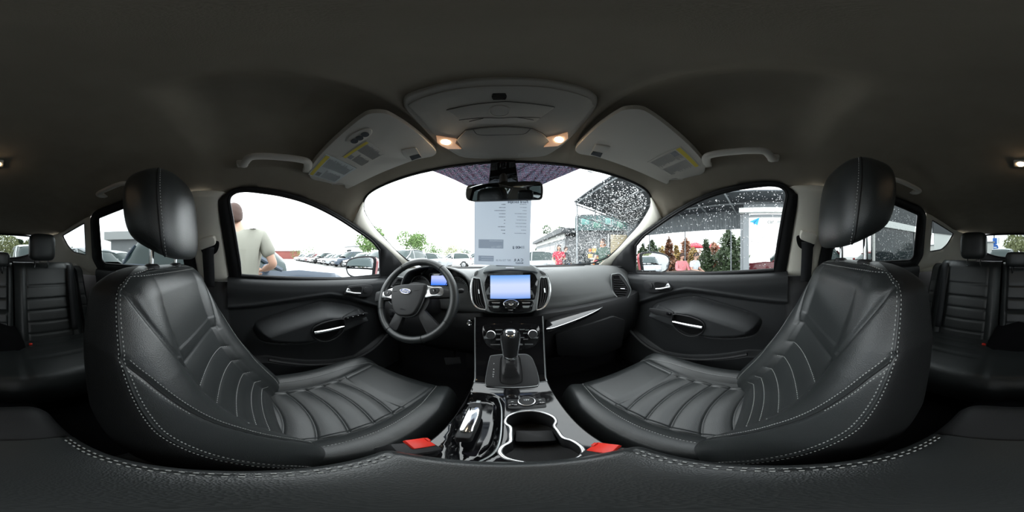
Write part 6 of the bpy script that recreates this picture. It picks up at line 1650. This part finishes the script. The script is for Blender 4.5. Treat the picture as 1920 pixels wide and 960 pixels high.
poly('plane_fold', [(1412.5, 417), (1422, 410), (1414.6, 418.5), (1414, 422)], M_PLANE2)
o = text('board_text', 'car_market', bl2(1438.5, 415.6), (1, 0, 0), (0, 0, 1), .20, M_INK, None, 'LEFT', depth=.003); adopt(o, bd)
# shop front and red letter banner further back
b = xthing('storefront', 'dark glazed storefront with white header behind the passenger rear door', 'shop front', (5.6, -6.4, G0), math.radians(-90))
xbox('glazing', (0, .1, 1.25), (4.4, .1, 2.5), M_DARKG, b); xbox('header', (0, .05, 2.68), (4.6, .25, .32), M_BOARD, b); xbox('upper_wall', (0, .3, 3.5), (4.6, .2, 1.3), M_CLAD, b)
for x in (-2.15, .75, 1.0, 2.15): xbox('mullion', (x, .02, 1.25), (.09, .12, 2.5), M_WALLW, b)
b = xthing('banner', 'white banner with red letters AR seen through the passenger quarter window', 'banner', (5.2, -9.95, G0), math.radians(-110))
xbox('panel', (0, 0, 1.35), (2.0, .06, 2.7), M_BOARD, b); xbox('roof_edge', (0, 0, 3.1), (2.2, .2, .8), M_CLAD, b)
o = text('banner_letters', 'AR', (.25, -.05, 1.62), (1, 0, 0), (0, 0, 1), .55, mat('red_letter', (.50, .05, .05), .5), None, 'CENTER', depth=.004, bold=.012); adopt(o, b)
b = xthing('concrete_wall', 'pale concrete wall behind the red letter banner', 'wall', (5.5, -14, G0), math.radians(-12))
for k in range(5): xbox('wall_panel', (-2.0+2.02*k, 0, 1.15), (2.0, .16, 2.3), M_WALLW, b)
xbox('coping', (2, 0, 2.36), (10.2, .24, .12), M_WALLG, b)
# ------------------------------------------------------------------ road sign, poles
b = xthing('road_sign', 'blue road signs on a striped post behind the rear window', 'road sign', polar(1865.5, 22))
M_SBLUE = mat('sign_blue', (.02, .13, .50), .4)
adopt(tube('post', [(.1, 0, 0), (.1, 0, 4.6)], .10, M_STEEL, None, segs=8), b)
adopt(lathe('round_sign', [(.0001, 0), (.42, 0), (.42, .04), (.0001, .04)], (-.08, .14, 1.2+1.15), (0, 1, 0), M_SBLUE, None, 24), b)
adopt(box('sign_arrow', (-.08, .2, 2.35), (.4, .02, .12), M_WHITE, None), b)
adopt(box('square_sign', (-.02, .16, 3.2), (.6, .04, .85), M_SBLUE, None, bevel=.02), b); adopt(box('white_sign', (-.52, .16, 3.25), (.3, .04, .8), M_PLATE, None), b)
for px, r, h, nm in ((1895.5, 30, 3.4, 'thin grey utility pole in the rear window'), (1129, 22, 12.5, 'street lamp rising behind the dark canopy'), (1208, 26, 5.6, 'thin mast left of the passenger door mirror')):
    b = xthing('utility_pole', nm, 'pole', polar(px, r)); adopt(tube('shaft', [(0, 0, 0), (0, 0, h)], [.12, .07], M_STEEL, None, segs=8), b)
    if 'lamp' in nm:
        b.name = 'street_lamp'; adopt(tube('arm', [(0, 0, h), (-.8, -.1, h+.5), (-1.7, -.3, h+.5)], .05, M_STEEL, None, segs=6), b); adopt(box('lamp_head', (-2.0, -.35, h+.48), (.7, .25, .14), M_STEEL, None, bevel=.05), b)
    else: adopt(box('crossarm', (0, 0, h-.3), (.9, .08, .08), M_STEEL, None), b)
# ------------------------------------------------------------------ people
M_SKIN = mat('skin', (.50, .30, .22), .55); M_HAIRD = mat('dark_hair', (.05, .035, .03), .7); M_HAIRB = mat('brown_hair', (.06, .03, .022), .7)
def skinned(name, joints, edges, m, parent, root=0, sub=2):
    bm = bmesh.new(); sk = bm.verts.layers.skin.verify(); vs_ = []
    for i, (p, r) in enumerate(joints):
        v = bm.verts.new(p); rr = r if isinstance(r, tuple) else (r, r); v[sk].radius = rr; v[sk].use_root = (i == root); vs_.append(v)
    for a, b in edges: bm.edges.new((vs_[a], vs_[b]))
    me = bpy.data.meshes.new(name); bm.to_mesh(me); bm.free(); me.materials.append(m)
    o = bpy.data.objects.new(name, me); COL.objects.link(o)
    s = o.modifiers.new('skin', 'SKIN'); s.use_smooth_shade = True
    d = o.modifiers.new('sub', 'SUBSURF'); d.levels = sub; d.render_levels = sub
    o.parent = parent; return o
def head(parent, c, yaw, pitch, hairm, hair_len=0., s=1.):
    """head as one mesh with brow, nose and chin; ears and eyes and hair as parts"""
    Mh = Matrix.Translation(Vector(c)) @ Matrix.Rotation(yaw, 4, 'Z') @ Matrix.Rotation(pitch, 4, 'X') @ Matrix.Scale(s, 4)
    rows = []
    for i in range(17):
        t = math.pi*i/16; z = .118*math.cos(t); rr = math.sin(t)**.8
        row = []
        for k in range(24):
            a = 2*math.pi*k/24; x = .078*rr*math.cos(a); y = .095*rr*math.sin(a)
            if z < -.02: x *= 1-.25*min(1, (-z-.02)/.09); 
            if math.sin(a) > .2 and z < -.05: y += .012
            if math.sin(a) > .9 and -.05 < z < .02: y += .018*(1-abs(z+.015)/.035)
            if math.sin(a) > .5 and .015 < z < .03: y += .004
            row.append(Mh @ Vector((x, y, z)))
        rows.append(row)
    h = loft('head', rows, M_SKIN, None, closed=True); h.parent = parent
    for sx in (-1, 1):
        e = lathe('ear', [(.0001, -.006), (.02, -.004), (.024, .0), (.016, .004), (.0001, .002)], Mh @ Vector((sx*.078, -.005, -.005)), Mh.to_3x3() @ Vector((sx, -.3, 0)), M_SKIN, None, 12, sy=1.3); e.parent = h
        e = lathe('eye', [(.0001, -.004), (.009, 0), (.0001, .004)], Mh @ Vector((sx*.031, .083, .008)), Mh.to_3x3() @ Vector((0, 1, 0)), M_DARK, None, 10, sy=.6); e.parent = h
    mo_ = tube('mouth', [Mh @ Vector((x, .097-3*x*x, -.062)) for x in (-.024, -.012, 0, .012, .024)], .004, mat('lips', (.38, .15, .13), .5), None, segs=6); mo_.parent = h
    rows = []
    for i in range(13):
        t = math.pi*i/12*.62; z = .126*math.cos(t)
        row = []
        for k in range(24):
            a = 2*math.pi*k/24; fr_ = max(0, math.sin(a)); tt = t*(1-.40*fr_); z = .128*math.cos(tt)+.004
            back = max(0, -math.sin(a)); z2 = z-back*.05*(i/12)-hair_len*back*(i/12)**2
            rr = math.sin(tt)**.8; wig = 1+.025*math.sin(k*5.1+i*2.3); row.append(Mh @ Vector((.088*rr*math.cos(a)*wig, .105*rr*math.sin(a)*wig-.004, z2)))
        rows.append(row)
    hh = loft('hair', rows, hairm, None); hh.parent = h; solid(hh, .012)
    return h
def hand(parent, w, d, palm, m=None):
    """five fingered relaxed hand starting at wrist w, pointing along d, palm normal palm"""
    d = Vector(d).normalized(); n = Vector(palm); n = (n-d*n.dot(d)).normalized(); s = d.cross(n)
    w = Vector(w)
    J = [(w, (.026, .020)), (w+d*.05, (.034, .016)), (w+d*.085, (.036, .014))]; E_ = [(0, 1), (1, 2)]
    h = skinned('hand', J, E_, M_SKIN, parent, 0, 1)
    for k, (o, l) in enumerate(((-.028, .062), (-.0095, .075), (.0095, .072), (.028, .055))):
        b = w+d*.085+s*o; f = skinned('finger', [(b, .009), (b+d*l*.45+n*.008, .0085), (b+d*l*.75+n*.024, .008), (b+d*l*.9+n*.038, .007)], [(0, 1), (1, 2), (2, 3)], M_SKIN, None, 0, 1); f.parent = h
    b = w+d*.03-s*.03; f = skinned('thumb', [(b, .012), (b+d*.025-s*.022+n*.01, .010), (b+d*.055-s*.026+n*.022, .009)], [(0, 1), (1, 2)], M_SKIN, None, 0, 1); f.parent = h
    return h
def person(label, loc, rz, H, shirt, trousers, hairm, arms, seated=False, lean=0., head_yaw=0., head_pitch=0., hair_len=0., sleeve=True, group=None, width=1., hx=0.):
    k = H/1.75; P = xthing('person', label, 'person', loc, rz, group)
    hip = .47 if seated else .93*k; W_ = width
    fy = lean
    def up(z): t = (z-hip)/(.55*k); return fy*t
    sh_z = hip+.50*k; nk = hip+.58*k; hd_ = hip+.72*k
    pel = (0, 0, hip); spn = (0, up(hip+.25*k), hip+.25*k); chest = (0, up(hip+.42*k), hip+.42*k); neck = (0, up(nk)+.01, nk)
    sho = {s: (s*.185*k*W_, up(sh_z), sh_z-.01) for s in (-1, 1)}
    J = [(pel, (.14*k, .10*k)), (spn, (.12*k, .085*k)), (chest, (.125*k, .085*k)), (neck, .05*k), ((neck[0]+hx*.8, neck[1]+.02, neck[2]+.12*k), .05*k)]
    E_ = [(0, 1), (1, 2), (2, 3), (3, 4)]
    ends = {}
    for s in (-1, 1):
        el, wr = arms[s]; i = len(J)
        J += [(sho[s], .052*k), (tuple(el), .043*k), (tuple(wr), .03*k)]; E_ += [(2, i), (i, i+1), (i+1, i+2)]
        j = len(J)
        if seated: leg = [((s*.10, .02, hip-.01), .085*k), ((s*.13, .44, hip), .06*k), ((s*.13, .46, .10), .042*k), ((s*.13, .56, .04), .035*k)]
        else: leg = [((s*.095*k, 0, hip-.06), .09*k), ((s*.10*k, .02, hip*.52), .06*k), ((s*.105*k, 0, .09), .042*k), ((s*.115*k, .13, .04), .035*k)]
        J += leg; E_ += [(0, j), (j, j+1), (j+1, j+2), (j+2, j+3)]
    body = skinned('body', J, E_, M_SKIN, P)
    head(P, (hx, neck[1]+.03, hd_+.015*k), head_yaw, head_pitch, hairm, hair_len, k)
    # shirt
    j = [((0, up(hip-.04), hip-.05), (.168*k*W_, .128*k)), ((0, up(hip+.2*k), hip+.2*k), (.168*k*W_, .125*k)), ((0, up(hip+.40*k), hip+.40*k), (.175*k*W_, .13*k)), ((0, up(sh_z), sh_z+.06*k), (.085*k, .08*k))]; e = [(0, 1), (1, 2), (2, 3)]
    for s in (-1, 1):
        a = Vector(sho[s]); el = Vector(arms[s][0]); wr = Vector(arms[s][1]); i = len(j)
        j += [(tuple(a), .085*k), (tuple(a.lerp(el, .75 if sleeve else 1.)), .07*k)]; e += [(2, i), (i, i+1)]
        if not sleeve: j.append((tuple(el.lerp(wr, .9)), .045*k)); e.append((i+1, i+2))
    skinned('shirt', j, e, shirt, P, 1)
    j = [((0, up(hip), hip+.03), (.165*k, .12*k))]; e = []
    for s in (-1, 1):
        i = len(j)
        if seated: j += [((s*.10, .03, hip-.01), .10*k), ((s*.13, .44, hip), .075*k), ((s*.13, .46, .14), .058*k)]
        else: j += [((s*.095*k, 0, hip-.08), .105*k), ((s*.10*k, .02, hip*.52), .078*k), ((s*.105*k, 0, .11), .062*k)]
        e += [(0, i), (i, i+1), (i+1, i+2)]
    skinned('trousers', j, e, trousers, P, 0)
    for s in (-1, 1):
        el, wr = Vector(arms[s][0]), Vector(arms[s][1]); hand(P, wr, wr-el, (0, .3, -1) if seated else (-s, .2, 0))
        y0 = .46 if seated else 0
        b = box('shoe', ((s*.13 if seated else s*.11*k), y0+.08, .045), (.095, .27, .09), M_TIRE, None, bevel=.035, seg=3); b.parent = P
    return P
J_ = mat('blue_jeans', (.06, .10, .19), .8); K_ = mat('dark_trousers', (.02, .022, .026), .8)
SHK = mat('khaki_grey_tee', (.27, .27, .23), .85, bump=.3, bscale=30); SHG = mat('dark_green_tee', (.035, .075, .055), .85); SHP = mat('pink_top', (.62, .22, .24), .85); SHW = mat('white_tee', (.62, .66, .70), .85); SHD = mat('dark_jacket', (.03, .035, .045), .8); SHR = mat('red_top', (.45, .04, .07), .85)
pm_ = polar(446, 1.50)
person('man in a khaki grey t-shirt with his back to the driver window', (pm_.x, pm_.y, G0), math.radians(78), 1.69, SHK, K_, M_HAIRB, {-1: ((-.34, .0, 1.14), (-.18, .24, 1.06)), 1: ((.33, .02, 1.12), (.20, .22, 1.06))}, width=1.22, head_yaw=.35, lean=.04, hx=-.07)
p = polar(1131, 5.7); person('man in a dark green t-shirt beside the shop posters', (p.x, p.y, G0), math.radians(120), 1.76, SHG, K_, M_HAIRB, {-1: ((-.28, .06, 1.14), (-.2, .28, 1.02)), 1: ((.28, .06, 1.14), (.2, .30, 1.05))})
p = polar(1048, 6.6); person('woman in a red top standing by the silver hatchback', (p.x, p.y, G0), math.radians(165), 1.62, SHR, K_, M_HAIRD, {-1: ((-.26, .04, 1.06), (-.16, .26, 1.10)), 1: ((.26, .04, 1.06), (.18, .25, 1.0))}, hair_len=.1)
p = polar(1060, 7.3); person('person in a dark jacket and blue jeans beside the woman in red', (p.x, p.y, G0), math.radians(200), 1.60, SHD, mat('bright_blue_jeans', (.05, .16, .42), .8), M_HAIRD, {-1: ((-.27, .0, 1.04), (-.24, .12, .82)), 1: ((.27, .0, 1.04), (.24, .12, .82))}, sleeve=False)
p1 = polar(1278, 6.0); p2 = polar(1298, 6.2)
a_ = math.radians(150)
person('woman in a pink top sitting on the terrace bench', (p1.x, p1.y, G0), a_, 1.72, SHP, K_, M_HAIRB, {-1: ((-.26, .10, .72), (-.10, .34, .66)), 1: ((.26, .10, .72), (.10, .34, .66))}, seated=True, head_pitch=-.4, sleeve=False, hair_len=.06)
person('man in a white t-shirt leaning over on the terrace bench', (p2.x, p2.y, G0), a_+.35, 1.78, SHW, J_, M_HAIRD, {-1: ((-.27, .16, .70), (-.10, .40, .66)), 1: ((.27, .16, .70), (.10, .40, .66))}, seated=True, lean=.14, head_yaw=.3, head_pitch=-.5)
pb = polar(1287, 6.12)
BN = xthing('bench', 'dark wooden terrace bench under the seated pair', 'bench', (pb.x, pb.y, G0), a_+.15)
MW = mat('dark_wood', (.06, .04, .03), .6)
for k in range(4): adopt(box('seat_slat', (0, -.15+.1*k, .36), (1.7, .085, .035), MW, None, bevel=.006), BN)
for x in (-.7, .7):
    for y in (-.15, .15): adopt(box('leg', (x, y, .175), (.06, .06, .35), MW, None), BN)
TBp = polar(1276, 4.9)
TB = xthing('terrace_table', 'dark terrace table in front of the seated pair', 'table', (TBp.x, TBp.y, G0), math.radians(150))
for k in range(6): adopt(box('table_plank', (0, -.35+.14*k, .70), (1.3, .13, .04), MW, None, bevel=.006), TB)
for x in (-.55, .55):
    for y in (-.3, .3): adopt(box('leg', (x, y, .34), (.07, .07, .68), MW, None), TB)
